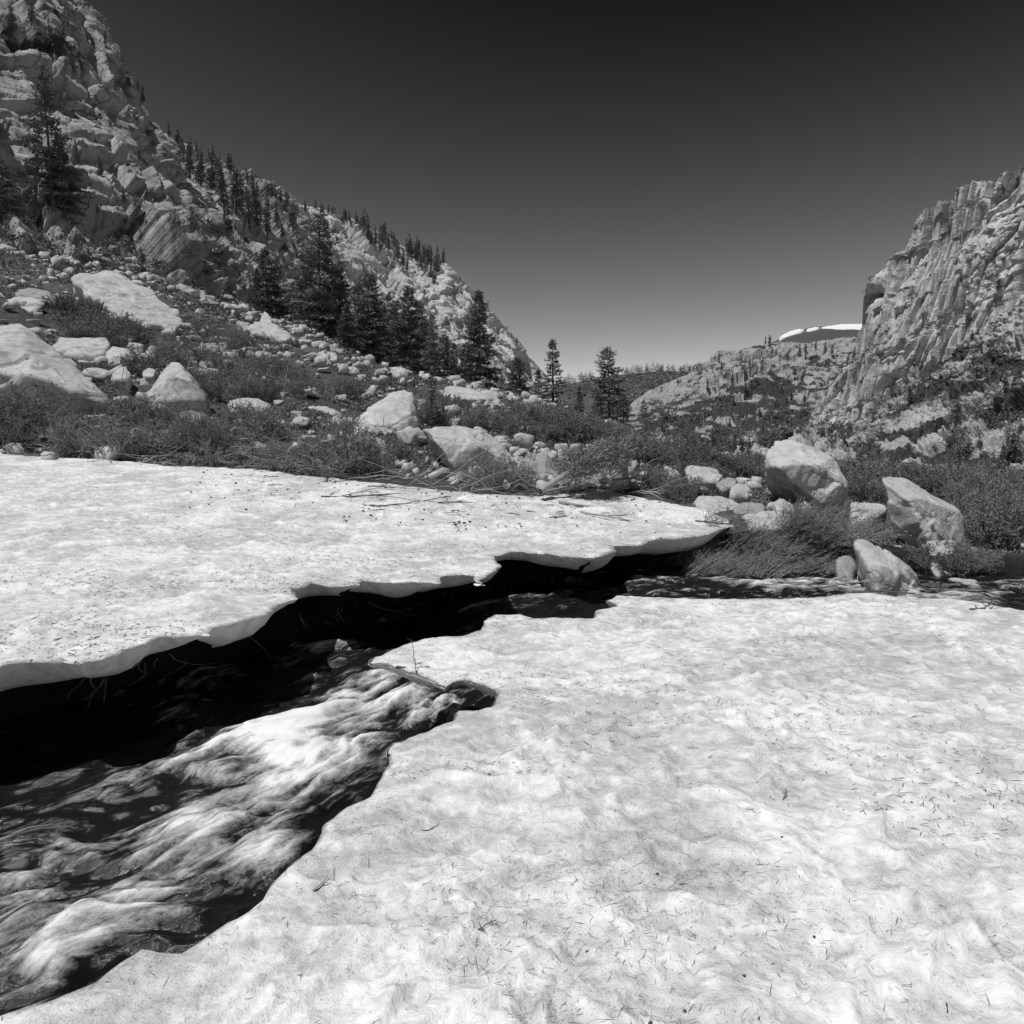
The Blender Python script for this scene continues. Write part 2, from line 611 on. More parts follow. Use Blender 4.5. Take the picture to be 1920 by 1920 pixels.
def ground_z(xy, detail=True):
    r = np.hypot(xy[:, 0], xy[:, 1])
    a = 1 - sstep(75, 130, r)
    q = np.c_[xy, np.zeros(len(xy))]
    far = -4 + fbm(q / 60, 3, 90) * 2 - sstep(400, 3000, r) * 25
    z = np.where(a > 0, G_T(np.where(a[:, None] > 0, xy, 0)), 0)
    z = np.clip(z, -3, 22) * a + far * (1 - a)
    if detail:
        amp = sstep(9, 22, r)
        z = z + fbm(q / 3.2, 4, 31) * .28 * amp + fbm(q / 9, 3, 35) * .5 * amp * sstep(14, 30, r)
        z = z + facet(np.c_[xy, z * 0], (.8, .8, 1), 71, .5) * .06 * amp
    inL = inside(xy, polyL)
    inR = inside(xy, polyR)
    if inL.any():
        z[inL] = np.minimum(z[inL], S_L(xy[inL]) - .14)
    z[inR] = np.minimum(z[inR], -.3)
    nr = r < 30
    if nr.any():
        p = xy[nr]
        ins = inside(p, water_poly)
        dl, ps = line_dist(p, shoreL)
        dr, pr = line_dist(p, shoreR)
        d = np.minimum(dl, dr)
        pos = np.where(dl < dr, ps, pr)
        wz = np.interp(pos, np.arange(len(_wl)), _wl)
        rough = fbm(np.c_[p, p[:, :1] * 0] / .5, 4, 44)
        bank = np.where(ins, wz - .25 - .25 * np.minimum(d, 1), wz - .03 + d * 1.0 + rough * .09)
        bank = bank + .38 * np.exp(-((p[:, 0] + 3.35) ** 2 + (p[:, 1] - 6.75) ** 2) / .4) * (~ins)
        z[nr] = np.minimum(z[nr], bank)
    return z


th_f = np.linspace(-48, 48, 760)
th_b = np.concatenate((np.linspace(52, 180, 36), np.linspace(-176, -52, 34)))
th = np.radians(np.sort(np.concatenate((th_f, th_b))))
rad = np.concatenate((np.geomspace(.6, 3, 14)[:-1], np.geomspace(3, 75, 420)[:-1], np.geomspace(75, 5000, 40)))
R_, T_ = np.meshgrid(rad, th, indexing='ij')
gxy = np.c_[(R_ * np.sin(T_)).ravel(), (R_ * np.cos(T_)).ravel()]
gz = ground_z(gxy)
GV = np.c_[gxy, gz]
dl, _ = line_dist(gxy, shoreL)
wet = 1 - sstep(.0, 1.6, dl)
wet[np.hypot(*gxy.T) > 25] = 0
stony = sstep(14, 17, gxy[:, 1]) * (1 - .0 * gxy[:, 0])
# centre fan so that the sheet has no hole at the camera's feet
nc = len(th)
GF = [grid_faces(len(rad), nc, True)[:, ::-1], np.array([(len(GV), i, (i + 1) % nc) for i in range(nc)])]
ground = link('ground', mesh_np('ground', np.vstack((GV, [(0, 0, -.6)])), GF, M['ground'], True,
                                {'wet': np.append(wet, 0), 'stony': np.append(stony, 0)}))
kind(ground, 'structure', 'dark soil and stony slope of the valley floor', 'ground')


class Surf:
    """finds the place on a surface that the photograph shows at (u, v)"""
    def __init__(self, V, N=None):
        self.V = V
        self.u, self.v, self.d = project(V)
        ok = (self.d > .5) & (self.u > -500) & (self.u < 2500) & (self.v > -900) & (self.v < 2300)
        self.idx = np.nonzero(ok)[0]
        self.cell = {}
        self.S = 12
        ku = np.floor(self.u[self.idx] / self.S).astype(int)
        kv = np.floor(self.v[self.idx] / self.S).astype(int)
        for i, a, b in zip(self.idx.tolist(), ku.tolist(), kv.tolist()):
            self.cell.setdefault((a, b), []).append(i)

    def at(self, u, v, tol=9):
        a, b = int(u // self.S), int(v // self.S)
        best, bd = None, 1e9
        for da in (-1, 0, 1):
            for db in (-1, 0, 1):
                for i in self.cell.get((a + da, b + db), ()):
                    e = (self.u[i] - u) ** 2 + (self.v[i] - v) ** 2
                    if e < tol * tol:
                        k = self.d[i] + e ** .5 * .02 * self.d[i]
                        if k < bd:
                            best, bd = i, k
        return None if best is None else self.V[best]


GS = Surf(GV)


def gz1(x, y):
    return float(ground_z(np.array([[x, y]]))[0])


# ---- snow slabs
def cloud_polar(r0, r1, delta, a0, a1, seed):
    rng = np.random.default_rng(seed)
    out = []
    r = r0
    while r < r1:
        n = int((a1 - a0) / delta)
        a = a0 + (a1 - a0) * (np.arange(n) + rng.random(n) * .8) / n
        rr = r * (1 + delta * (rng.random(n) - .5) * .8)
        out.append(np.c_[rr * np.sin(a), rr * np.cos(a)])
        r *= 1 + delta
    return np.vstack(out)


def snow_detail(xy, seed):
    q = np.c_[xy, np.zeros(len(xy))]
    qr = np.c_[xy[:, 0] * .8 + xy[:, 1] * .6, (-xy[:, 0] * .6 + xy[:, 1] * .8) * 1.9, np.zeros(len(xy))]
    w = np.c_[fbm(q * 2.2, 3, seed), fbm(q * 2.2, 3, seed + 4), np.zeros(len(xy))] * .35
    # sun cups: shallow bowls with ridges between
    def cups(s, k):
        p = (qr + w) / s
        i = np.floor(p).astype(np.int64)
        best = np.full(len(p), 1e9)
        for a in (-1, 0, 1):
            for b in (-1, 0, 1):
                jx, jy = i[:, 0] + a, i[:, 1] + b
                z0 = jx * 0
                d = (p[:, 0] - jx - _h(jx, jy, z0, k)) ** 2 + (p[:, 1] - jy - _h(jx, jy, z0, k + 1)) ** 2
                best = np.minimum(best, d)
        return best
    c1, c2, c3 = np.minimum(cups(.34, seed + 11), 1.1), np.minimum(cups(.15, seed + 17), 1.1), np.minimum(cups(.07, seed + 19), 1.1)
    z = .046 * c1 + .034 * c2 + .013 * c3 + .03 * fbm(q * .7, 3, seed + 20) + .016 * fbm(q * 4.5, 4, seed + 26)
    dirt = np.clip(.75 - c1 * 1.1 + .5 * fbm(q * 1.6, 4, seed + 30), 0, 1)
    return z - .012, dirt


def snow_slab(name, poly, nlip, zfun, pts, depth_prof, seed, label):
    ins = inside(pts, poly)
    pts = pts[ins]
    d, _ = line_dist(pts, np.vstack((poly, poly[:1])))
    pts = pts[d > np.maximum(.012, .004 * np.hypot(pts[:, 0], pts[:, 1]))]
    allp = np.vstack((poly, pts))
    r = delaunay_2d_cdt([Vector(p) for p in allp.tolist()], [], [list(range(len(poly)))], 1, 1e-6)
    co = np.array([tuple(v) for v in r[0]])
    tris = np.array(r[2], np.int32)
    # the outline again, in order
    orig = {}
    for k, lst in enumerate(r[3]):
        for o in lst:
            orig[o] = k
    loop = np.array([orig[k] for k in range(len(poly))])
    e, dirt = snow_detail(co, seed)
    dd, _ = line_dist(co, np.vstack((poly, poly[:1])))
    z = zfun(co) + e * (.35 + .65 * sstep(0, .5, dd))
    z -= .012 * np.exp(-dd / .02)
    V = np.c_[co, z]
    a = tris[:, [0, 1, 2]]
    ar = np.cross(co[a[:, 1]] - co[a[:, 0]], co[a[:, 2]] - co[a[:, 0]])
    a[ar < 0] = a[ar < 0][:, ::-1]
    # lip: rows of points going down and back under the slab
    L = V[loop]
    t = np.roll(L, -1, 0) - np.roll(L, 1, 0)
    for _ in range(26):
        t = (np.roll(t, 1, 0) + 2 * t + np.roll(t, -1, 0)) / 4
    area2 = (L[:, 0] * np.roll(L[:, 1], -1) - np.roll(L[:, 0], -1) * L[:, 1]).sum()
    nrm = np.c_[t[:, 1], -t[:, 0]] * (1 if area2 > 0 else -1)
    nrm /= np.hypot(*nrm.T)[:, None] + 1e-9
    rows = [V]
    F_ = [a]
    prev = loop
    base = len(V)
    q = np.c_[L[:, :2], np.zeros(len(L))]
    thick = np.clip(1.05 + 1.2 * fbm(q / .8, 3, seed + 50), .2, 1.8)
    zl = L[:, 2].copy()
    k = np.ones(9) / 9
    zs = np.convolve(np.concatenate((zl[-4:], zl, zl[:4])), k, 'valid')
    allow = np.zeros(len(L))
    for o_ in (.03, .06, .1, .15, .2, .3, .45):
        pt = L[:, :2] - nrm * o_
        ok_ = inside(pt, poly) & (line_dist(pt, np.vstack((poly, poly[:1])))[0] > .8 * o_) & (allow >= o_ - .16)
        allow = np.where(ok_, o_, allow)
    for _ in range(8):
        allow = np.minimum(allow, np.minimum(np.roll(allow, 1), np.roll(allow, -1)) + .02)
    thick = np.convolve(np.concatenate((thick[-10:], thick, thick[:10])), np.ones(21) / 21, 'valid')
    lim = np.minimum(1, allow / (-depth_prof[-1][0] * thick))
    lim = np.convolve(np.concatenate((lim[-7:], lim, lim[:7])), np.ones(15) / 15, 'valid')
    thick = thick * np.clip(lim, .12, 1)
    for j, (o, dz) in enumerate(depth_prof):
        row = np.c_[L[:, :2] + nrm * (np.full(len(L), o) if o > 0 else o * thick)[:, None], (zl if j < 1 else zs) - dz * thick]
        row[:, :2] += (.006 * fbm(np.c_[L[:, :2] * 7, zl * 0 + j], 3, seed + 60 + j))[:, None]
        cur = np.arange(base, base + len(L))
        F_.append(np.stack((prev, cur, np.roll(cur, -1), np.roll(prev, -1)), -1))
        rows.append(row)
        base += len(L)
        prev = cur
    V2 = np.vstack(rows)
    dv = np.concatenate((dirt, np.zeros(len(V2) - len(V)) - .3))
    # a dirty rim along the melting edge
    rim = sstep(.025, .0, dd) * (fbm(np.c_[co * 9, co[:, :1] * 0], 3, 77) > -.1)
    dv[:len(V)] += rim * 1.3
    o = link(name, mesh_np(name, V2, F_, M['snow'], True, {'dirt': dv}))
    kind(o, 'structure', label, 'snow')
    return V2[:len(V)]


print('snow')
ptsR = np.vstack((cloud_polar(1.25, 14, .0062, math.radians(-62), math.radians(48), 1), RNG.uniform((-5, -5), (16, 8), (2500, 2))))
ptsL = np.vstack((cloud_polar(3.4, 17.5, .0062, math.radians(-46), math.radians(25), 2), RNG.uniform((-14, 2), (-3, 16), (600, 2))))
prof = [(.004, .012), (-.012, .035), (-.035, .07), (-.07, .10), (-.11, .125), (-.17, .14)]
SRV = snow_slab('snow_field', polyR, len(lipR), lambda c: -.0 * c[:, 0], ptsR, prof, 100, 'grainy old snow bridge filling the near right bank of the stream')
prof = [(.003, .010), (-.025, .05), (-.07, .105), (-.13, .15), (-.20, .18), (-.28, .20)]
SLV = snow_slab('snow_field', polyL, len(lipL), S_L, ptsL, prof, 200, 'bright snow bank with broken lip on the far side of the stream')
SRS, SLS = Surf(SRV), Surf(SLV)

# ---- water
print('water')


def resample(line, n):
    l = np.asarray(line, float)
    s = np.concatenate(([0], np.cumsum(np.hypot(*np.diff(l[:, :2], axis=0).T))))
    # Catmull-like smoothing through dense linear + box blur
    d = np.linspace(0, s[-1], 4000)
    o = np.stack([np.interp(d, s, l[:, k]) for k in range(l.shape[1])], -1)
    kk = np.ones(301) / 301
    pad = np.vstack((np.repeat(o[:1], 150, 0), o, np.repeat(o[-1:], 150, 0)))
    o = np.stack([np.convolve(pad[:, k], kk, 'valid') for k in range(o.shape[1])], -1)
    return o[np.linspace(0, 3999, n).astype(int)]


# common parameter so that both shores advance together
npar = np.linspace(0, len(shoreL) - 1, 900)


def shore(line):
    l = np.asarray(line, float)
    o = np.stack([np.interp(npar, np.arange(len(l)), l[:, k]) for k in range(3)], -1)
    kk = np.ones(61) / 61
    pad = np.vstack((np.repeat(o[:1], 30, 0), o, np.repeat(o[-1:], 30, 0)))
    return np.stack([np.convolve(pad[:, k], kk, 'valid') for k in range(3)], -1)


sl, sr = shore(shoreL), shore(shoreR)
nt = 300
tt = np.linspace(-.06, 1.02, nt)
W = sl[:, None, :] * (1 - tt)[None, :, None] + sr[:, None, :] * tt[None, :, None]
mid = W[:, nt // 2, :2]
sarc = np.concatenate(([0], np.cumsum(np.hypot(*np.diff(mid, axis=0).T))))
wid = np.hypot(*(sl - sr)[:, :2].T)
S2 = np.repeat(sarc[:, None], nt, 1).ravel()
T2 = (tt[None, :] * wid[:, None]).ravel()
Wv = W.reshape(-1, 3).copy()
fl = np.c_[S2, T2, np.zeros(len(S2))]
warp = np.c_[fbm(fl / .9, 3, 300), fbm(fl / .9, 3, 301), np.zeros(len(S2))] * .35
q = (fl + warp) * (1 / 1.1, 1 / .55, 1)
hump = fbm(q, 3, 310)
h2 = fbm((fl + warp) * (1 / .45, 1 / .18, 1), 4, 320)
flat = sstep(9.0, 10.4, Wv[:, 1])
h3 = fbm((fl + warp * .5) * (1 / .22, 1 / .11, 1), 4, 326)
Wv[:, 2] += .07 * hump + .05 * h2 + .022 * h3
# placed boils and white water, at plan positions
boils = []
for u, v, z, rr, am in [(60, 1560, -.76, .2, .5), (150, 1610, -.76, .2, .45), (100, 1700, -.77, .2, .5), (400, 1610, -.75, .16, .5), (330, 1550, -.75, .18, .5), (240, 1560, -.75, .16, .4), (40, 1800, -.78, .2, .5), (20, 1500, -.75, .14, .6), (140, 1800, -.78, .16, .4), (260, 1680, -.77, .14, .45), (700, 1260, -.62, .16, .7), (300, 1600, -.75, .34, .45), (190, 1450, -.75, .24, .6), (480, 1400, -.73, .34, 1.15), (560, 1420, -.72, .38, 1.25), (620, 1340, -.68, .3, 1.25), (680, 1390, -.68, .3, 1.15), (760, 1300, -.62, .3, 1.2),
                        (720, 1270, -.62, .25, 1.0), (820, 1310, -.6, .2, .9), (640, 1450, -.7, .3, 1.0), (500, 1600, -.75, .16, 1.1), (560, 1590, -.75, .12, .6), (330, 1680, -.77, .2, .4), (220, 1740, -.78, .2, .45), (90, 1560, -.76, .25, .35), (560, 1470, -.73, .2, .5),
                        (420, 1510, -.74, .2, .5), (260, 1460, -.75, .2, .4), (40, 1700, -.78, .3, .4), (20, 1860, -.78, .25, .35), (1430, 1082, -.42, .5, .95), (1520, 1086, -.42, .55, 1.0), (1600, 1098, -.4, .5, .9), (1800, 1118, -.38, .7, .8), (1690, 1116, -.39, .5, 1.0), (1880, 1110, -.38, .5, .7), (1360, 1075, -.43, .4, .6),
                        (1280, 1075, -.45, .4, .5), (1220, 1085, -.46, .4, .5), (1150, 1100, -.48, .35, .45), (1060, 1128, -.5, .35, .5)]:
    boils.append((PZ(u, v, z), rr, am))
foam = -.3 + .36 * hump + .42 * h2 + .26 * h3
sm = np.linspace(-1.8, 1.8, 7)
fd = np.array((-.62, -.78))
for c, rr, am in boils:
    dx, dy = Wv[:, 0] - c[0], Wv[:, 1] - c[1]
    # stretched downstream
    al = dx * fd[0] + dy * fd[1] if c[1] < 8.5 else -dx
    ac = dx * fd[1] - dy * fd[0] if c[1] < 8.5 else dy
    al = np.where(al > 0, al / 1.9, al / 1.1) + .25 * fbm(fl / .35, 3, 333) * rr
    e = np.exp(-(al * al + ac * ac * 1.5) / (rr * rr))
    foam += am * .62 * e * (1 if c[1] < 8 else .62)
    Wv[:, 2] += .06 * am * e * ((rr / .3) if c[1] < 8 else .3)
me = mesh_np('stream', Wv, grid_faces(len(npar), nt), M['water'], True, {'foam': foam})
uv = me.uv_layers.new(name='flow')
li = np.empty(len(me.loops), np.int32)
me.loops.foreach_get('vertex_index', li)
uvv = np.c_[S2 + warp[:, 0] * .25, T2 + warp[:, 1] * .35][li].astype(np.float32)
uv.data.foreach_set('uv', uvv.ravel())
stream = link('stream', me)
kind(stream, 'structure', 'fast white water of the mountain stream under the snow', 'stream')
# ================================================================== mountains
def bicubic(grid, nr, nc):
    """smooth sheet through rows x cols of control points"""
    g = np.asarray(grid, float)

    def cr(a, n):
        m = len(a)
        t = np.linspace(0, m - 1 - 1e-6, n)
        i = t.astype(int)
        f = (t - i).reshape((-1,) + (1,) * (a.ndim - 1))
        p0, p1, p2, p3 = a[np.maximum(i - 1, 0)], a[i], a[np.minimum(i + 1, m - 1)], a[np.minimum(i + 2, m - 1)]
        return .5 * (2 * p1 + (p2 - p0) * f + (2 * p0 - 5 * p1 + 4 * p2 - p3) * f ** 2 + (3 * p1 - p0 - 3 * p2 + p3) * f ** 3)
    a = cr(g, nr)
    return cr(a.swapaxes(0, 1), nc).swapaxes(0, 1)


def sheet(name, foot, crest, nr, nc, bow, disp, mat, label, back=(40, -30), rows=5, cat='cliff', push=None):
    """a mountain face between its foot line and its crest line (u, v, Y), broken up in 3-D, closed behind"""
    fc, cc = np.asarray(foot, float), np.asarray(crest, float)
    ctrl = []
    for k in range(rows):
        t = k / (rows - 1)
        uvY = fc * (1 - t) + cc * t
        uvY[:, 2] = fc[:, 2] + (cc[:, 2] - fc[:, 2]) * t ** bow
        ctrl.append([P(*q) for q in uvY])
    B = bicubic(ctrl, nr, nc)
    du, dv = np.gradient(B, axis=1), np.gradient(B, axis=0)
    N = np.cross(du, dv)
    N /= np.linalg.norm(N, axis=-1, keepdims=True) + 1e-9
    flip = -1 if (N * (B - (0, 0, CAMZ))).sum() > 0 else 1
    N *= flip
    V, Nf = B.reshape(-1, 3), N.reshape(-1, 3)
    t = np.repeat(np.linspace(0, 1, nr), nc)
    s = np.tile(np.linspace(0, 1, nc), nr)
    d, veg = disp(V, Nf, t, s)
    D = V + (Nf if push is None else np.asarray(push, float)) * d[:, None]
    # back slope
    last = D[-nc:]
    rowsb = []
    for f in (.04, .12, .35, 1):
        away = last[:, :2] / np.hypot(*last[:, :2].T)[:, None]
        rowsb.append(np.c_[last[:, :2] + away * back[0] * f, last[:, 2] + back[1] * f ** 1.3 + fbm(last / 6, 3, 5) * .8 * f])
    A = np.vstack([D] + rowsb)
    if veg is None:
        veg = np.zeros(len(D))
    vg = np.concatenate((veg, np.tile(veg[-nc:], len(rowsb))))
    fcs = grid_faces(nr + len(rowsb), nc)
    me = mesh_np(name, A, fcs if flip > 0 else fcs[:, ::-1], mat, False, {'veg': vg})
    o = link(name, me)
    kind(o, 'structure', label, cat)
    return D, Nf


def rot(p, ay, az=0):
    c, s = math.cos(ay), math.sin(ay)
    x, y, z = p[:, 0] * c + p[:, 2] * s, p[:, 1], -p[:, 0] * s + p[:, 2] * c
    c, s = math.cos(az), math.sin(az)
    return np.c_[x * c - y * s, x * s + y * c, z]


def wob(p, s, a, seed):
    return p + a * np.c_[fbm(p / s, 3, seed), fbm(p / s, 3, seed + 3), fbm(p / s, 3, seed + 6)]


def terrace(V, h, ph, wall=.86):
    """0..1 rising up each step and dropping at its ledge"""
    f = V[:, 2] / h + ph
    f = f - np.floor(f)
    return f * (1 - sstep(wall, 1, f))


JL = [(.66, -.2, .72), (-.74, .15, .65), (.35, .93, .1)]


def disp_left(V, N, t, s):
    p = wob(V, 14, .7, 1)
    A = blocks(p, JL, (15, 11, 13), 11, .5, 1.0, .9)
    B = blocks(p + 40, [(.6, -.5, .62), (-.70, .1, .7), (.45, .88, -.1)], (5.2, 4.6, 5.5), 21, .5, .9, .5)
    C = blocks(wob(V, 5, .3, 9) + 90, [(.8, -.1, .6), (-.5, .3, .8), (.2, .95, .25)], (1.9, 1.7, 2.3), 31, .6, .7, .25)
    E = blocks(V + 5, [(.7, -.4, .5), (-.2, .3, .9), (.4, .9, .1)], (.75, .65, .9), 41, .7)
    low = sstep(.5, .25, t + .12 * fbm(V / 22, 2, 16))
    col = blocks(p, [(.8, .6, .05), (-.5, .85, 0), (.1, .1, 1)], (5, 4, 21), 15, .5, .6, .4)
    rub = sstep(.0, .5, fbm(V / 20, 3, 18))
    d = 2.3 * A + 1.2 * B * (1 - .3 * rub) + (.26 + .3 * rub) * C + .10 * E + 2.4 * fbm(V / 38, 3, 51) + low * 1.5 * col
    vg = fbm(V / 9, 5, 61) * .85 - .20 + .45 * sstep(.18, .0, t) * sstep(.1, .5, s)
    return d * sstep(-.05, .12, 1.02 - t + .05), vg


def disp_farleft(V, N, t, s):
    p = wob(V, 16, 1.2, 101)
    A = blocks(p, JL, (27, 20, 24), 111, .5, .3, .8)
    B = blocks(p + 30, [(.75, .5, .2), (-.5, .85, .1), (.1, -.1, 1)], (6, 6, 15), 121, .6, .9, .7)
    C = blocks(wob(V, 8, .5, 8), [(.8, .4, .3), (-.4, .85, .2), (-.3, .1, .9)], (2.4, 2.4, 4.2), 131, .7, .3, .3)
    d = 2.8 * A + 1.25 * B + .62 * C + 4.5 * fbm(V / 70, 3, 141)
    vg = fbm(V / 16, 4, 151) * .95 - .32
    return d * (1 - .75 * sstep(.93, 1, t)), vg


def disp_midridge(V, N, t, s):
    p = wob(V, 12, 2, 201)
    A = blocks(p, [(.6, -.6, .5), (-.6, .5, .6), (.5, .8, 0)], (22, 17, 20), 211, .6, .3, .8)
    B = blocks(p + 20, [(.7, -.4, .4), (-.5, .3, .8), (.5, .85, .1)], (5, 4.5, 5), 221, .7, .3, .5)
    C = facet(p, (2.1, 2.1, 1.8), 235, .9, k=40)
    d = 1.5 * A + .6 * B + .45 * C + 4 * fbm(V / 60, 3, 241)
    x = fbm(V / 22, 5, 251, .6)
    vg = .8 * x + .95 * sstep(1.0, .35, t - .12 * s + .06 * x) - .17 + .6 * fbm(V / 4.5, 3, 255)
    return d * (1 - .7 * sstep(.95, 1, t)), vg


def disp_right(V, N, t, s):
    flat_ = V * (1, 1, .05)
    p = V + .5 * np.c_[fbm(flat_ / 13, 3, 301), fbm(flat_ / 13, 3, 304), np.zeros(len(V))]
    n1, n2, n3 = (.80, .60, .03), (-.62, .78, .05), (.1, .15, 1)
    A = blocks(p, [n1, n2, n3], (8.5, 7.0, 44), 311, .3, 2.4, 1.2, gwt=(1, 1, .1), keep3=False)
    B = blocks(p + 17, [n1, n2, n3], (3.4, 2.9, 17), 321, .3, 1.3, .7, gwt=(1, 1, .25))
    C = blocks(p + 55, [(.7, .7, .1), (-.7, .7, .05), n3], (1.3, 1.2, 5.5), 331, .6, .5, .25, gwt=(1, 1, .3))
    E = blocks(V, [(.7, .6, .3), (-.6, .7, .2), (.2, .1, 1)], (.6, .6, 1.1), 335, .6)
    led = sstep(.2, .55, fbm(V / 26, 3, 351)) * .8
    d = 1.6 * A * sstep(.2, .5, s) + 1.5 * B * (.55 + .45 * sstep(.1, .3, s)) + .48 * C + .06 * E + 2.5 * fbm(V / 30, 2, 341)
    d = d * (1 - .6 * led) + led * (.55 * facet(p, (2.2, 2.2, 1.8), 361, .9, k=40) - .5)
    vg = fbm(V / 12, 4, 371) * .7 - .60 + .85 * sstep(.22, .0, t) + .35 * sstep(.55, .95, s) * sstep(.75, .3, t)
    return d * (.2 + .8 * sstep(0, .22, t)), vg


def disp_talus(V, N, t, s):
    p = wob(V, 7, 1.2, 401)
    a = facet(p, (1.5, 1.5, 1.3), 411, .9, k=26)
    b = facet(p, (.75, .75, .7), 421, .9, k=26)
    out = sstep(.25, .6, fbm(V / 20 + 3, 4, 431))
    d = .48 * a + .28 * b + out * (1.3 * blocks(p, [(.7, -.5, .4), (-.5, .5, .7), (.5, .8, 0)], (6, 5, 6), 441, .6, .4, .4) + 2.0) + 1.5 * fbm(V / 25, 3, 451)
    w = V[:, 0] * .55 + V[:, 2] * 1.0
    vg = .40 + 1.05 * fbm(np.c_[w / 9, (V[:, 0] - V[:, 2]) / 26, V[:, 1] / 26], 4, 461) - .5 * out + .3 * fbm(V / 3, 3, 463)
    return d, vg


print('mountains')
LV, LN = sheet('granite_cliff',
               [(-420, 540, 50), (-150, 550, 56), (0, 550, 60), (150, 570, 64), (300, 590, 70), (400, 605, 80), (500, 640, 94), (620, 680, 112), (720, 730, 135)],
               [(-420, -560, 118), (-190, -420, 122), (-60, -260, 125), (50, -110, 130), (132, 0, 134), (218, 120, 146), (330, 268, 185), (428, 315, 225), (552, 388, 290)],
               520, 620, 1.35, disp_left, M['cliff'], 'steep broken granite mountainside rising out of the left of the frame')
FLV, FLN = sheet('granite_mountain',
                 [(430, 700, 170), (520, 715, 180), (620, 725, 200), (700, 735, 225), (800, 745, 255), (860, 752, 275), (930, 758, 300), (980, 765, 330), (1015, 772, 360), (1060, 785, 390)],
                 [(440, 360, 300), (540, 380, 330), (620, 396, 355), (700, 432, 380), (800, 487, 400), (845, 500, 405), (905, 556, 425), (960, 620, 440), (1012, 688, 460), (1045, 740, 480)],
                 420, 520, 1.0, disp_farleft, M['cliff_far'], 'sunlit pale granite mountain shoulder sloping down to the valley gap', back=(120, -60))
MRV, MRN = sheet('rocky_ridge',
                 [(1120, 850, 190), (1180, 855, 190), (1240, 860, 188), (1310, 868, 180), (1390, 872, 170), (1460, 876, 165), (1540, 878, 165), (1640, 878, 170), (1740, 870, 180)],
                 [(1140, 800, 330), (1185, 752, 340), (1240, 721, 350), (1300, 692, 360), (1365, 660, 370), (1450, 645, 380), (1530, 640, 390), (1630, 632, 400), (1740, 622, 420)],
                 420, 520, 1.1, disp_midridge, M['ridge'], 'rubbly ridge patched with dark brush in the middle of the valley', back=(120, -40), cat='ridge')
RFY = lambda u: float(np.interp(u, [1440, 1540, 1640, 1740, 1800, 1860, 1920, 2130, 2330], [222, 210, 194, 174, 162, 150, 141, 114, 94]))
RFOOT = [(1440, 886), (1500, 876), (1540, 866), (1590, 850), (1640, 822), (1665, 802), (1690, 785), (1740, 755), (1800, 715), (1860, 665), (1920, 615), (1990, 575), (2130, 540), (2330, 500)]
RFOOT = [(u, v, RFY(u)) for u, v in RFOOT]
RCREST = [(1468, 850), (1512, 800), (1545, 740), (1588, 682), (1612, 640), (1630, 560), (1688, 470), (1742, 384), (1768, 372), (1812, 336), (1888, 324), (1935, 300), (2060, 240), (2330, 120)]
RCREST = [(u, v, RFY(fu[0]) + 15 + .02 * max(0, 840 - v)) for (u, v), fu in zip(RCREST, RFOOT)]
RV, RN = sheet('jointed_cliff', RFOOT, RCREST, 560, 640, .8, disp_right, M['cliff_r'], 'tall granite cliff split into upright pillars at the right edge', back=(60, -40), push=(-.88, -.46, .06))
TV, TN = sheet('talus_slope',
               [(1360, 884, 118), (1460, 890, 112), (1540, 896, 107), (1620, 902, 102), (1700, 910, 98), (1800, 920, 92), (1900, 930, 86), (2100, 950, 76), (2400, 980, 66)],
               [(1400, 862, 216), (1500, 836, 208), (1580, 808, 197), (1660, 758, 185), (1740, 706, 168), (1830, 640, 150), (1920, 566, 136), (2110, 490, 112), (2400, 450, 92)],
               460, 560, 1.0, disp_talus, M['talus'], 'slope of pale scree and dark brush below the pillared cliff', back=(30, -20), cat='slope')


def hill(name, foot, crest, mat, label, seed, amp):
    def dh(V, N, t, s):
        return amp * fbm(V / 60, 4, seed) * (1 - .7 * sstep(.9, 1, t)), None
    return sheet(name, foot, crest, 60, 120, 1.0, dh, mat, label, back=(300, -80), cat='hill')


H1, _ = hill('forested_hill', [(1000, 800, 500), (1120, 800, 500), (1240, 800, 500), (1350, 800, 500), (1450, 790, 500)],
             [(980, 745, 900), (1080, 718, 900), (1170, 702, 900), (1290, 697, 900), (1400, 730, 900)], M['hill'], 'low forested hill closing the end of the valley', 501, 6)
H2, _ = hill('bald_hill', [(1380, 720, 700), (1450, 705, 700), (1500, 700, 700), (1600, 700, 700), (1750, 700, 700)],
             [(1400, 668, 1200), (1452, 640, 1200), (1500, 620, 1200), (1560, 613, 1200), (1760, 618, 1200)], M['hill'], 'smooth bald hilltop with snow behind the ridge', 511, 5)


def snow_patch(name, surf_pts, label, mat, lift, thick):
    """a patch of snow that follows the ground under it; surf_pts in order round the outline"""
    p = np.asarray(surf_pts, float)
    n = len(p)
    c = p.mean(0)
    rings = [p]
    for f in (.8, .5, .2):
        rings.append(c + (p - c) * f + (0, 0, 0))
    V = np.vstack(rings + [c[None]])
    V[:, 2] += lift
    V[n:, 2] += thick
    base = p.copy()
    base[:, 2] -= .6 + thick
    V = np.vstack((V, base))
    Fq = []
    for r_ in range(3):
        for i in range(n):
            j = (i + 1) % n
            Fq.append((r_ * n + i, r_ * n + j, (r_ + 1) * n + j, (r_ + 1) * n + i))
    for i in range(n):
        j = (i + 1) % n
        Fq.append((4 * n + 1 + i, 4 * n + 1 + j, j, i))
    Ft = [(3 * n + i, 3 * n + (i + 1) % n, 4 * n) for i in range(n)]
    me = mesh_np(name, V, [np.array(Fq), np.array(Ft)], mat, True)
    o = link(name, me)
    return kind(o, 'structure', label, 'snow')


def on_hill(pts, Y):
    return [P(u, v, Y) for u, v in pts]


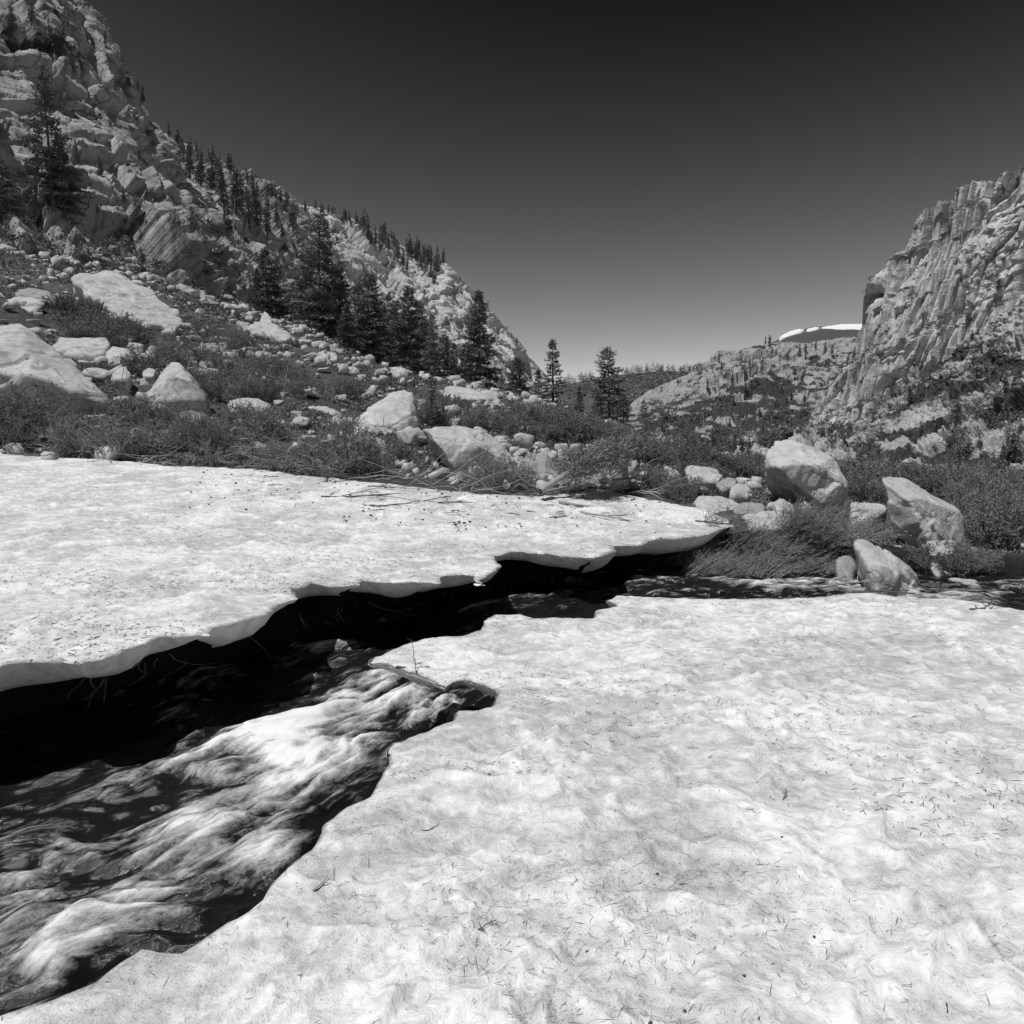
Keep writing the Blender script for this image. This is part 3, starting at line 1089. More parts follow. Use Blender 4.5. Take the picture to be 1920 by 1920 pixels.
snow_patch('snow_patch', [P(u, v, 1150 + (640 - v) * 1.2) for u, v in [(1461, 637), (1480, 627), (1500, 622), (1509, 623), (1500, 630), (1482, 636)]], 'thin streak of snow on the left of the bald hilltop', M['snow_far'], 4, 2)
snow_patch('snow_patch', [P(u, v, 1150 + (640 - v) * 1.2) for u, v in [(1540, 618), (1575, 612.5), (1625, 612), (1640, 628), (1620, 634), (1600, 627), (1570, 625)]], 'large bright snow cap on the bald hilltop', M['snow_far'], 4, 2)
snow_patch('snow_patch', [P(u, v, 1150 + (640 - v) * 1.2) for u, v in [(1512, 623), (1530, 619), (1538, 620), (1528, 625), (1516, 627)]], 'small snow fleck between two larger snow patches on the hilltop', M['snow_far'], 4, 2)

LS, FLS, MRS, RS, TS = Surf(LV), Surf(FLV), Surf(MRV), Surf(RV), Surf(TV)
H1S, H2S = Surf(H1), Surf(H2)

# ================================================================== boulders
_ICO = {}


def ico(level):
    if level not in _ICO:
        bm = bmesh.new()
        bmesh.ops.create_icosphere(bm, subdivisions=level, radius=1)
        v = np.array([x.co[:] for x in bm.verts])
        f = np.array([[x.index for x in g.verts] for g in bm.faces])
        bm.free()
        _ICO[level] = (v / np.linalg.norm(v, axis=1, keepdims=True), f)
    return _ICO[level]


def rock_mesh(name, pts, mat, level=5, seed=0, sharp=60, rough=1.0):
    """a boulder: the hull of its corner points with worn edges and broken faces"""
    pts = np.asarray(pts, float)
    bm = bmesh.new()
    for p in pts:
        bm.verts.new(p)
    r = bmesh.ops.convex_hull(bm, input=bm.verts)
    bm.normal_update()
    bm.faces.ensure_lookup_table()
    c = pts.mean(0)
    pl = []
    for f in bm.faces:
        n = np.array(f.normal[:])
        d = float(n @ (np.array(f.verts[0].co[:]) - c))
        if d < 0:
            n, d = -n, -d
        if d > 1e-4 and np.linalg.norm(n) > .5:
            pl.append((*n, d))
    bm.free()
    rg = np.random.default_rng(seed + 900)
    for _ in range(16):
        n = rg.normal(size=3)
        n /= np.linalg.norm(n)
        pl.append((*n, float(((pts - c) @ n).max()) * rg.uniform(.90, .985)))
    pl = np.array(pl)
    D, fc = ico(level)
    x = (D @ pl[:, :3].T) / pl[:, 3]
    rr = (np.maximum(x, 0) ** sharp).sum(1) ** (-1 / sharp)
    V = D * rr[:, None]
    size = float(np.median(pts.max(0) - pts.min(0)))
    q = V / size * 1.0 + seed * 3.7
    e = facet(q, (.75, .6, .5), seed + 3, 1.0, k=40) * .014 + facet(wob(q, .3, .05, seed), (.28, .24, .2), seed + 13, 1.0, k=40) * .010 + blocks(wob(q, .5, .04, seed) + seed, JL, (.55, .42, .5), seed, .5, .5, .018) * .013 + fbm(q * 3, 4, seed + 23) * .016 + fbm(q * 14, 3, seed + 33) * .004
    V = V + D * (e * size * rough)[:, None]
    return mesh_np(name, V + (0, 0, 0), fc, mat, True), c


BOULD = []


def boulder(pts, mat, label, level=5, seed=0, sharp=150, group=None, rough=1.0, foot=True):
    P3 = np.array([P(*p) for p in pts])
    g_ = min(gz1(x_, y_) for x_, y_ in P3[:, :2][np.argsort(P3[:, 2])[:6]])
    lo = P3[np.argsort(P3[:, 2])[:max(4, len(P3) // 2)]].copy()
    mc = P3.mean(0)
    lo[:, :2] = mc[:2] + (lo[:, :2] - mc[:2]) * .72
    lo[:, 2] = min(P3[:, 2].min() - .12 * np.ptp(P3[:, 2]), g_ - .1)
    if not foot:
        lo = lo[:0]
    me, c = rock_mesh('boulder', np.vstack((P3, lo)), M[mat], level, seed, sharp, rough)
    o = link('boulder', me, loc=c)
    tag(o, label, 'boulder', group)
    BOULD.append((P3[:, 0].min(), P3[:, 0].max(), P3[:, 1].min(), P3[:, 1].max()))
    return o


# corner points as (u, v, distance ahead)
boulder([(-150, 640, 17.6), (-60, 598, 19.5), (40, 608, 19.6), (60, 640, 19.5), (185, 718, 18.6), (198, 735, 18.3), (145, 752, 17.3), (60, 700, 16.8), (-60, 690, 16.6), (-160, 720, 17), (232, 757, 18.4), (200, 762, 17.6), (100, 790, 17.3), (-100, 800, 17.2), (120, 770, 20.4), (0, 700, 21), (-150, 760, 20.5)],
        'boulder', 'huge smooth pale slab leaning over the brush at the left edge', 6, 1)
boulder([(92, 650, 23.6), (118, 632, 25), (205, 628, 25.2), (212, 640, 24.6), (192, 665, 23.2), (115, 662, 22.8), (165, 690, 23), (120, 682, 23), (215, 680, 24.5), (100, 690, 25.5), (210, 690, 25.8)],
        'boulder', 'flat topped pale boulder tilted above the big left slab', 5, 2)
boulder([(190, 668, 23.4), (214, 650, 24), (240, 655, 24), (256, 668, 23.6), (235, 680, 23), (195, 682, 23), (250, 690, 24.5), (200, 690, 24.8)],
        'boulder', 'smaller block resting against the right end of the flat topped boulder', 4, 3)
boulder([(272, 735, 19.4), (296, 700, 19.7), (322, 678, 20.2), (335, 680, 20.2), (350, 696, 19.6), (372, 715, 19.8), (389, 740, 20), (385, 752, 19.4), (330, 752, 18.8), (275, 752, 19.0), (320, 715, 19.0), (300, 750, 21.2), (380, 755, 21.2)],
        'boulder', 'pyramid shaped pale boulder standing in brush on the lower slope', 5, 4)
boulder([(140, 520, 39), (165, 506, 41), (212, 505, 42), (265, 535, 41), (330, 582, 39), (350, 600, 38), (335, 618, 36.5), (262, 616, 35.5), (225, 595, 35.5), (180, 555, 36.5), (150, 548, 37), (215, 600, 37.5), (340, 625, 40), (150, 570, 42), (220, 610, 42)],
        'boulder', 'longest speckled slab lying down the upper left slope', 6, 5, rough=1.5)
boulder([(648, 800, 18.4), (700, 758, 18.8), (735, 738, 19.2), (767, 729, 19.5), (772, 740, 19.4), (781, 790, 19), (778, 835, 18.6), (715, 845, 17.8), (640, 820, 17.8), (700, 800, 18.0), (765, 790, 18.6), (780, 840, 20.4), (660, 840, 20.4), (745, 860, 18.4)],
        'boulder_lt', 'tall peaked pale boulder in the middle of the slope', 6, 6)
boulder([(785, 803, 15.8), (858, 796, 16.4), (908, 806, 16.4), (940, 830, 16.1), (963, 858, 15.8), (955, 868, 15.4), (905, 836, 15.0), (820, 830, 14.8), (792, 806, 15.3), (845, 880, 14.7), (858, 895, 14.8), (920, 892, 15.2), (830, 850, 14.7), (812, 835, 15.4), (960, 895, 16.5), (850, 900, 17), (930, 880, 17.2)],
        'boulder', 'angular block with a flat pale top and dark undercut left face', 6, 7, foot=False)
boulder([(983, 862, 14.2), (1013, 844, 14.6), (1024, 848, 14.5), (1066, 893, 14.4), (1062, 908, 14.0), (1030, 925, 13.6), (1000, 905, 13.8), (985, 890, 14), (1020, 900, 13.6), (1060, 915, 15.2), (990, 910, 15.2)],
        'boulder_dk', 'three sided boulder with a lichen dark base behind the fallen tree', 6, 8)
boulder([(1432, 845, 15.2), (1455, 828, 15.8), (1478, 826, 15.9), (1548, 850, 15.8), (1560, 858, 15.6), (1588, 905, 15.2), (1586, 915, 15), (1548, 952, 14.6), (1536, 955, 14.6), (1462, 878, 14.4), (1440, 885, 14.9), (1470, 872, 14.4), (1540, 870, 14.6), (1500, 925, 15.3), (1590, 950, 16.6), (1450, 930, 16.6)],
        'boulder_lt', 'biggest overhanging boulder with a clean bright face and dark hollow below', 6, 9, foot=False)
boulder([(1656, 902, 11.9), (1668, 894, 12.2), (1700, 897, 12.4), (1725, 925, 12.2), (1790, 945, 12.2), (1810, 962, 12), (1812, 1030, 11.9), (1800, 1045, 11.6), (1748, 1042, 11.2), (1738, 1000, 11.1), (1705, 940, 11.3), (1664, 940, 11.7), (1700, 1025, 11.5), (1672, 985, 11.7), (1735, 940, 11.3), (1800, 1050, 13), (1690, 1010, 13)],
        'boulder', 'rounded pale boulder with a shaded left face at the stream bend', 6, 10, foot=False)
boulder([(1594, 946, 12.6), (1610, 942, 12.9), (1655, 950, 12.9), (1661, 962, 12.7), (1660, 1010, 12.5), (1600, 1015, 12.2), (1590, 990, 12.2), (1655, 965, 12.3), (1600, 1010, 13.6), (1660, 1015, 13.6)],
        'boulder', 'upright blocky boulder just left of the rounded boulder', 5, 11)
boulder([(1596, 1010, 9.05), (1622, 1003, 9.35), (1640, 1010, 9.35), (1690, 1050, 9.15), (1722, 1075, 8.85), (1731, 1112, 8.65), (1700, 1118, 8.25), (1640, 1100, 8.15), (1622, 1060, 8.35), (1612, 1040, 8.55), (1670, 1060, 8.25), (1730, 1125, 9.65), (1620, 1100, 9.85)],
        'boulder', 'sloping granular boulder washed by the stream on its right end', 6, 12, 16, rough=1.5)
boulder([(1662, 1030, 10.90), (1672, 1022, 11.10), (1690, 1024, 11.10), (1700, 1040, 11.00), (1695, 1060, 10.80), (1665, 1062, 10.80), (1690, 1065, 11.60)],
        'boulder', 'small round rock tucked behind the sloping stream boulder', 4, 13)
boulder([(1300, 940, 12.2), (1318, 930, 12.4), (1360, 932, 12.4), (1396, 946, 12.2), (1395, 972, 11.9), (1340, 970, 11.7), (1305, 960, 11.8), (1390, 980, 12.9), (1310, 975, 12.9)],
        'boulder', 'low rounded boulder at the far tip of the snow bank', 5, 14)
boulder([(1372, 948, 11.9), (1396, 938, 12.1), (1430, 945, 12.0), (1438, 965, 11.8), (1400, 978, 11.6), (1376, 972, 11.6), (1430, 980, 12.4)],
        'boulder_dk', 'darker broken block beside the low rounded boulder', 5, 15)
boulder([(1342, 908, 13.3), (1365, 893, 13.6), (1384, 899, 13.4), (1380, 910, 13.1), (1355, 918, 13.0), (1380, 925, 13.8), (1345, 925, 13.8)],
        'boulder_dk', 'tilted grey slab stacked on rocks near the snow tip', 4, 16)
boulder([(1372, 910, 13.1), (1388, 904, 13.3), (1405, 922, 13), (1402, 938, 12.8), (1365, 935, 12.7), (1378, 925, 12.6), (1400, 940, 13.5)],
        'boulder', 'pale cracked rock just below the tilted grey slab', 4, 17)
boulder([(1284, 878, 14.2), (1295, 872, 14.4), (1340, 878, 14.4), (1356, 890, 14.2), (1350, 905, 13.8), (1290, 902, 13.8), (1350, 915, 14.8), (1290, 910, 14.8)],
        'boulder', 'wide pale rock with a straight top left of the overhanging boulder', 5, 18)
boulder([(1230, 885, 14.6), (1248, 871, 14.8), (1262, 876, 14.8), (1278, 892, 14.6), (1272, 905, 14.2), (1235, 900, 14.2), (1270, 910, 15), (1232, 910, 15)],
        'boulder', 'pale sloping rock set apart in brush above the snow', 4, 19)
boulder([(1395, 968, 11.2), (1430, 958, 11.5), (1480, 960, 11.5), (1494, 970, 11.3), (1480, 990, 10.9), (1405, 992, 10.8), (1490, 995, 11.9), (1400, 995, 11.9)],
        'boulder', 'flat pale rock half under the leaning willow', 5, 20)
boulder([(1450, 940, 12.2), (1462, 933, 12.4), (1486, 945, 12.3), (1490, 958, 12), (1455, 958, 11.9), (1485, 965, 12.6)],
        'boulder', 'small rock in the shadow of the overhanging boulder', 4, 21)
boulder([(1496, 945, 12.2), (1505, 938, 12.4), (1520, 946, 12.4), (1531, 962, 12.1), (1520, 975, 11.8), (1498, 965, 11.9), (1525, 975, 12.6)],
        'boulder', 'pale wedge shaped rock under the overhanging boulder', 4, 22)
boulder([(1086, 842, 16.2), (1112, 834, 16.6), (1130, 838, 16.6), (1140, 852, 16.2), (1134, 862, 15.8), (1104, 858, 15.7), (1088, 850, 15.9), (1136, 866, 17), (1095, 864, 17)],
        'boulder', 'cracked flat rock uphill of the fallen tree', 4, 23)
boulder([(1145, 852, 16), (1158, 843, 16.4), (1172, 847, 16.3), (1181, 856, 16), (1165, 864, 15.6), (1148, 863, 15.7), (1178, 868, 16.6)],
        'boulder_lt', 'bright round rock at the tip of the fallen tree', 4, 24)
boulder([(826, 735, 29), (840, 722, 30.5), (890, 730, 30.5), (934, 735, 30), (936, 748, 29.2), (880, 748, 28.6), (835, 745, 28.6), (930, 755, 31), (840, 755, 31)],
        'boulder', 'long low pale rock behind the young pine', 5, 25)
boulder([(462, 612, 41), (480, 600, 42.5), (515, 605, 42.5), (545, 622, 42), (552, 640, 40.5), (510, 640, 39.5), (470, 628, 40), (545, 650, 43), (470, 640, 43)],
        'boulder', 'split humped boulder below the tall pines', 5, 26)
boulder([(486, 598, 44), (496, 580, 44.5), (512, 598, 44), (510, 605, 43.5), (488, 606, 43.5), (505, 606, 45)],
        'boulder', 'small upright fin of rock above the humped boulder', 4, 27)
boulder([(298, 640, 33), (312, 614, 33.6), (322, 612, 33.6), (330, 640, 33.2), (327, 652, 32.8), (300, 648, 32.6), (325, 652, 34)],
        'boulder', 'dark sided pointed rock below the long speckled slab', 4, 28)
boulder([(24, 548, 33), (45, 536, 34.5), (95, 545, 34.5), (125, 560, 34), (120, 570, 33), (60, 568, 32), (30, 562, 32.4), (120, 580, 35), (35, 575, 35)],
        'boulder_dk', 'dark low rock between pale blocks on the upper left slope', 4, 29)
boulder([(10, 566, 30.5), (25, 556, 31.4), (66, 556, 31.4), (85, 570, 31), (70, 588, 30), (20, 588, 29.8), (80, 595, 31.8), (15, 595, 31.8)],
        'boulder', 'pale block with a square front at the far left', 4, 30)
boulder([(-70, 500, 47), (-20, 485, 50), (20, 498, 50), (100, 524, 48), (90, 530, 47), (0, 522, 46), (-70, 515, 46), (80, 535, 49), (-60, 530, 49)],
        'boulder_lt', 'smooth bright slab near the foot of the left cliff', 4, 31)
boulder([(8, 478, 54), (20, 470, 56), (80, 495, 55), (138, 512, 53), (140, 528, 52), (96, 520, 52), (40, 500, 52.5), (130, 530, 54)],
        'boulder_lt', 'narrow bright slab uphill of the smooth bright slab', 4, 32)
boulder([(60, 505, 51), (72, 496, 51.6), (92, 498, 51.6), (96, 514, 51), (84, 522, 50.4), (62, 514, 50.4), (90, 522, 52)],
        'boulder_dk', 'grey block sitting on the bright slabs', 4, 33)
boulder([(545, 775, 19.5), (560, 765, 20), (610, 762, 20.2), (645, 775, 20), (640, 792, 19.2), (560, 788, 19), (640, 800, 20.6), (550, 800, 20.6)],
        'boulder', 'low pale outcrop half buried in brush left of the peaked boulder', 4, 34)
boulder([(425, 752, 18), (450, 746, 18.5), (490, 748, 18.5), (508, 762, 18.2), (490, 772, 17.6), (430, 768, 17.6), (500, 778, 18.8)],
        'boulder', 'flat pale rock behind the bare grey branches', 4, 35)
boulder([(212, 698, 20.8), (222, 686, 21), (236, 688, 21), (246, 702, 20.8), (240, 714, 20.4), (214, 712, 20.4), (240, 716, 21.4)],
        'boulder', 'small pale rock with a stick against it', 4, 36)
boulder([(266, 695, 21.4), (280, 688, 21.8), (292, 694, 21.6), (290, 706, 21.2), (268, 706, 21.2), (288, 708, 22)],
        'boulder', 'little round rock left of the pyramid boulder', 4, 37)
boulder([(588, 664, 36), (602, 655, 36.8), (630, 660, 36.8), (636, 674, 36), (610, 680, 35.4), (590, 675, 35.4), (630, 682, 37)],
        'boulder', 'pale rounded boulder at the foot of the dark pines', 4, 38)
boulder([(1822, 1050, 11.6), (1835, 1044, 11.8), (1852, 1052, 11.7), (1856, 1066, 11.5), (1845, 1074, 11.3), (1826, 1070, 11.3), (1850, 1076, 12)],
        'boulder_lt', 'rounded rock at the right end of the stream bend', 4, 39)
boulder([(1858, 1066, 11.2), (1866, 1062, 11.4), (1886, 1064, 11.4), (1896, 1076, 11.2), (1890, 1084, 11), (1862, 1084, 11), (1890, 1086, 11.6)],
        'boulder_lt', 'small bright rock nearest the right edge of the picture', 4, 40)
boulder([(1855, 1092, 10), (1880, 1087, 10.3), (1930, 1090, 10.3), (1960, 1100, 10.1), (1930, 1108, 9.7), (1865, 1104, 9.7), (1950, 1110, 10.5)],
        'boulder_dk', 'wet flat rock in the stream at the right edge', 4, 41)
boulder([(1566, 1048, 9.7), (1578, 1040, 9.9), (1600, 1042, 9.9), (1606, 1058, 9.7), (1598, 1082, 9.4), (1572, 1078, 9.4), (1600, 1085, 10.2)],
        'boulder_dk', 'dark wet rock between the leaning willow and the stream boulder', 4, 42)
boulder([(1738, 1108, 8.9), (1752, 1101, 9.1), (1776, 1106, 9), (1782, 1118, 8.8), (1742, 1120, 8.7), (1775, 1122, 9.3)],
        'boulder_dk', 'small wet stone in the current past the stream boulder', 4, 43)


def auto_pts(w, h, d, rng, n=13):
    a = []
    for k in range(n):
        v = rng.normal(size=3)
        v /= np.linalg.norm(v)
        v = np.sign(v) * np.abs(v) ** .7
        a.append(v * (w / 2, d / 2, h / 2))
    return np.array(a)


# rocks strewn over the slope: a dozen shapes, each copied
rngb = np.random.default_rng(44)
shapes = []
for k in range(12):
    me, c = rock_mesh('rock', auto_pts(1, rngb.uniform(.5, .8), rngb.uniform(.7, 1.1), rngb, 12), M['boulder'], 4, 60 + k, 60, 1.2)
    shapes.append(me)
n_rock = 0
zones = [((0, 560), (540, 830), 70, .35, 1.1), ((540, 660), (1000, 860), 66, .3, .95), ((1060, 790), (1340, 915), 34, .22, .6), ((330, 520), (640, 700), 46, .5, 1.3), ((0, 640), (340, 860), 16, .2, .5), ((1580, 880), (1920, 1060), 9, .2, .45), ((1280, 890), (1480, 985), 34, .3, .75)]
zlab = ['pale weathered rock lying in the brush of the left hillside', 'pale rock scattered on the slope below the dark pines', 'light rock among low plants around the fallen tree', 'pale rubble block at the foot of the left cliff',
        'small stone among the bare branches at the left snow edge', 'light rock in the shrubs right of the stream bend', 'rock in the heap beside the overhanging boulder']
for zi, ((u0, v0), (u1, v1), n, s0, s1) in enumerate(zones):
    k = tries = 0
    while k < n and tries < 900:
        tries += 1
        g = GS.at(rngb.uniform(u0, u1), rngb.uniform(v0, v1))
        if g is None or g[1] < 12.3 or g[1] > 85:
            continue
        if inside(g[None, :2], polyL)[0] or any(b[0] - .2 < g[0] < b[1] + .2 and b[2] - .2 < g[1] < b[3] + .2 for b in BOULD):
            continue
        s = s0 + (s1 - s0) * rngb.random() ** 2.2
        if zi == 3:
            s *= 1.2
        o = link('rock', shapes[int(rngb.integers(12))], loc=g + (0, 0, s * .12), rz=rngb.uniform(0, 6.28), sc=(s, s * rngb.uniform(.7, 1.1), s * rngb.uniform(.7, 1.1)))
        tag(o, zlab[zi], 'rock', 'group of ' + zlab[zi].replace('rock', 'rocks', 1))
        k += 1
        n_rock += 1
print('rocks', n_rock)

# small stones among the plants: too many to count
sv, sf, n0 = [], [], 0
u, v, dd_ = project(GV)
ok = (dd_ > 11.8) & (dd_ < 80) & (u > -60) & (u < 1400) & (v > 430) & (v < 990) & ~inside(GV[:, :2], polyL) & (GV[:, 1] > 13.6)
cand, cdd = GV[ok], dd_[ok]
fm = fbm(np.c_[cand[:, :2] / 4.5, cand[:, 2] * 0], 4, 720) + .35 * sstep(30, 55, cdd)
wgt = np.clip(fm * 1.5 + .4, .05, 1)
pick = rngb.choice(len(cand), 4000, p=wgt / wgt.sum())
base_ = []
for k in range(14):
    bm = bmesh.new()
    for p_ in auto_pts(2, rngb.uniform(1.0, 1.9), rngb.uniform(.8, 1.6), rngb, 13):
        bm.verts.new(p_)
    hull = bmesh.ops.convex_hull(bm, input=bm.verts)
    bmesh.ops.delete(bm, geom=[v_ for v_ in hull['geom_interior'] if isinstance(v_, bmesh.types.BMVert)], context='VERTS')
    bmesh.ops.recalc_face_normals(bm, faces=bm.faces)
    bm.verts.index_update()
    base_.append((np.array([v_.co[:] for v_ in bm.verts]), np.array([[v_.index for v_ in g_.verts] for g_ in bm.faces])))
    bm.free()
for k, i in enumerate(pick):
    p_, f_ = base_[k % 14]
    s = (.06 + .3 * rngb.random() ** 3.2) * (.6 + cdd[i] / 38)
    a_ = rngb.uniform(0, 6.28)
    cs, sn = math.cos(a_), math.sin(a_)
    w_ = np.c_[p_[:, 0] * cs - p_[:, 1] * sn, p_[:, 0] * sn + p_[:, 1] * cs, p_[:, 2]] * s
    sv.append(w_ + cand[i] + (rngb.normal() * .3, rngb.normal() * .3, s * .15))
    sf.append(f_ + n0)
    n0 += len(w_)
o = link('scree', mesh_np('scree', np.vstack(sv), np.vstack(sf), M['boulder'], False))
kind(o, 'stuff', 'small pale stones strewn through the plants of the left slope', 'stones')

# stones along the water's edge below the right thicket
for k in range(34):
    u = rngb.uniform(1725, 2000)
    Y = rngb.uniform(9.2, 11.8)
    p_ = P(u, 1080, Y)
    if any(b[0] - .1 < p_[0] < b[1] + .1 and b[2] - .2 < p_[1] < b[3] + .2 for b in BOULD):
        continue
    s = rngb.uniform(.28, .8) ** 1.2
    z_ = max(gz1(p_[0], Y), -.55)
    o = link('rock', shapes[k % 12], loc=(p_[0], Y, z_ + s * .08), rz=rngb.uniform(0, 6.28), sc=(s, s * .8, s * .75))
    tag(o, 'pale stone at the edge of the water below the right thicket', 'rock', 'stones along the water below the right thicket')
# ================================================================== plants
class Tubes:
    """many tapering limbs gathered into one mesh part"""
    def __init__(self):
        self.v, self.f, self.n = [], [], 0

    def add(self, pts, r0, r1, sides=3):
        p = np.asarray(pts, float)
        m = len(p)
        t = np.gradient(p, axis=0)
        t /= np.linalg.norm(t, axis=1, keepdims=True) + 1e-9
        ref = np.where(np.abs(t[:, 2:3]) > .9, np.array([[1., 0, 0]]), np.array([[0, 0, 1.]]))
        a = np.cross(t, ref)
        a /= np.linalg.norm(a, axis=1, keepdims=True) + 1e-9
        b = np.cross(t, a)
        r = np.linspace(r0, r1, m)[:, None, None]
        ang = np.arange(sides) * 2 * math.pi / sides
        ring = p[:, None] + r * (np.cos(ang)[None, :, None] * a[:, None] + np.sin(ang)[None, :, None] * b[:, None])
        self.v.append(ring.reshape(-1, 3))
        self.f.append(grid_faces(m, sides, True) + self.n)
        self.n += m * sides

    def mesh(self, name, mat, smooth=True):
        return mesh_np(name, np.vstack(self.v), np.vstack(self.f), mat, smooth)


def blades(base, direc, length, width, rng, jit=.5):
    """one narrow leaf (two triangles as a kite) per row"""
    n = len(base)
    d = direc + rng.normal(size=(n, 3)) * jit
    d /= np.linalg.norm(d, axis=1, keepdims=True) + 1e-9
    s = np.cross(d, rng.normal(size=(n, 3)))
    s /= np.linalg.norm(s, axis=1, keepdims=True) + 1e-9
    L = (length * rng.uniform(.6, 1.3, n))[:, None]
    Wd = (width * rng.uniform(.7, 1.3, n))[:, None]
    v = np.stack((base, base + d * L * .45 + s * Wd, base + d * L, base + d * L * .45 - s * Wd), 1)
    return v.reshape(-1, 3), np.arange(n * 4).reshape(n, 4)


def conifer(seed, H, width, bare=.12, whorl=.55, taper=1.0, dens=1.0, spray=.34, flat=.0, thin=1.0, jag_=.36):
    rng = np.random.default_rng(seed)
    tb = Tubes()
    lean = rng.normal(size=2) * .012 * H
    zs = np.linspace(-.5, H, 14)
    wob_ = np.cumsum(rng.normal(size=(14, 2)) * .012, 0)
    tp = np.c_[lean[0] * (zs / H) ** 2 + wob_[:, 0], lean[1] * (zs / H) ** 2 + wob_[:, 1], zs]
    tb.add(tp, .019 * H + .03, .012, 7)
    B, Dv = [], []
    z = bare * H
    while z < H * .985:
        f = (z - bare * H) / (H * (1 - bare))
        prof = (1 - f) ** taper * (.55 + .45 * min(1, f / .12)) + .03
        nb = int(rng.integers(4, 7))
        a0 = rng.uniform(0, 6.28)
        for k in range(nb):
            if rng.random() > dens * (.93 if f > .1 else .7):
                continue
            L = width * prof * rng.uniform(1 - jag_ * 1.5, 1 + jag_)
            a = a0 + k * 6.283 / nb + rng.normal() * .3
            up = rng.normal() * .08 + (.55 * f - .22) + flat
            m = 6
            s = np.linspace(0, 1, m)
            x = L * s
            zz = z + rng.normal() * .1 + L * (up * s - .28 * s ** 2 * (1 - f) + .18 * s ** 3)
            cx, cy = np.interp(z, zs, tp[:, 0]), np.interp(z, zs, tp[:, 1])
            pts = np.c_[cx + x * math.cos(a), cy + x * math.sin(a), zz]
            tb.add(pts, .008 + .011 * L, .004, 3)
            ns = max(3, int(L / .16 * thin))
            ss = np.linspace(.18 + .15 * rng.random(), 1.0, ns)
            for q in ss:
                c = np.array([np.interp(q, s, pts[:, j]) for j in range(3)])
                hw = (.42 * L * (1 - q) + .12) * rng.uniform(.5, 1.1)
                for sd in (-1, 1):
                    side = np.array((-math.sin(a) * sd * .85 + math.cos(a) * .55, math.cos(a) * sd * .85 + math.sin(a) * .55, -.12 + rng.normal() * .15))
                    nn = max(1, int(hw / .17))
                    for w in range(nn):
                        b = c + side * hw * (w + rng.random()) / nn
                        r_ = int(rng.integers(3, 6))
                        for _ in range(r_):
                            B.append(b)
                            Dv.append(side + (0, 0, .25))
        z += whorl * rng.uniform(.6, 1.3) * (1.1 - .55 * f)
    for k in range(30):
        q = rng.random()
        B.append(tp[-1] - (0, 0, q * .08 * H))
        Dv.append((rng.normal() * .5, rng.normal() * .5, .8))
    v, f = blades(np.array(B), np.array(Dv), spray, spray * .14, rng, .42)
    return tb.mesh('trunk', M['bark']), mesh_np('crown', v, f, M['needle'])


def small_conifer(seed, H, width, mat):
    rng = np.random.default_rng(seed)
    tb = Tubes()
    ln = rng.normal(size=2) * .05 * H
    tb.add([(0, 0, -.6), (ln[0] * .3, ln[1] * .3, H * .5), (ln[0], ln[1], H)], .03 * H, .01, 4)
    gap = rng.random(9) < .3
    B, Dv = [], []
    for k in range(620):
        f = 1 - rng.random() ** .62
        z = H * (.1 + .9 * f)
        a = rng.uniform(0, 6.28)
        r = width * ((1 - f) * .95 * (.75 + .25 * math.sin(z * 7)) + .03) * rng.random() ** .5
        if gap[int(f * 8.99)] and rng.random() < .65:
            continue
        B.append((r * math.cos(a) * .8 + ln[0] * f ** 2, r * math.sin(a) * .8 + ln[1] * f ** 2, z))
        Dv.append((math.cos(a), math.sin(a), -.1))
    v, f = blades(np.array(B), np.array(Dv), .085 * H, .014 * H, rng, .6)
    tv, tf = np.vstack(tb.v), np.vstack(tb.f)
    return mesh_np('pine_tree', np.vstack((tv, v)), np.vstack((tf, f + len(tv))), [M['bark'], mat], False, None,
                   np.concatenate((np.zeros(len(tf)), np.ones(len(f)))))


def mids(name, root, trunk, crown):
    link('trunk', trunk, root)
    link('crown', crown, root)


def place_tree(arch, loc, rz, sc, label, group=None, name='pine_tree', cat='pine tree'):
    root = bpy.data.objects.new(name, None)
    COL.objects.link(root)
    root.location = [float(c) for c in loc]
    root.rotation_euler = (0, 0, rz)
    root.scale = (sc[0], sc[0], sc[1])
    for nm, me in zip(('trunk', 'crown'), arch):
        link(nm, me, root)
    return tag(root, label, cat, group)


print('trees')
A_DENSE = [conifer(s, 11, w, b, .5, t_, .95, .36) for s, w, b, t_ in [(1, 2.5, .05, .75), (2, 2.3, .05, .9), (3, 2.7, .06, .62)]]
A_OPEN = [conifer(s, 11, w, b, .62, t_, .72, .36, .02, .85, .4) for s, w, b, t_ in [(11, 2.5, .10, .68), (12, 2.3, .12, .8)]]
A_SLIM = conifer(21, 9, 1.35, .1, .5, .8, .85, .3)


def ground_tree(u, vb, vt, Y, arch, label, wide=1.0, group=None, name='pine_tree', cat='pine tree', Harch=11, surf=None):
    """a tree standing at u whose foot is at vb and whose tip is at vt in the photograph, Y metres off"""
    top, bot = P(u, vt, Y), P(u, vb, Y)
    if surf is None:
        z = gz1(top[0], Y)
        bot = np.array((top[0], Y, min(z, bot[2])))
    h = top[2] - bot[2]
    s = h / Harch
    seen = (P(u, vt, Y)[2] - P(u, vb, Y)[2]) / Harch
    return place_tree(arch, bot - (0, 0, .15), RNG.uniform(0, 6.28), (min(s, seen * 1.15) * wide, s), label, group, name, cat)


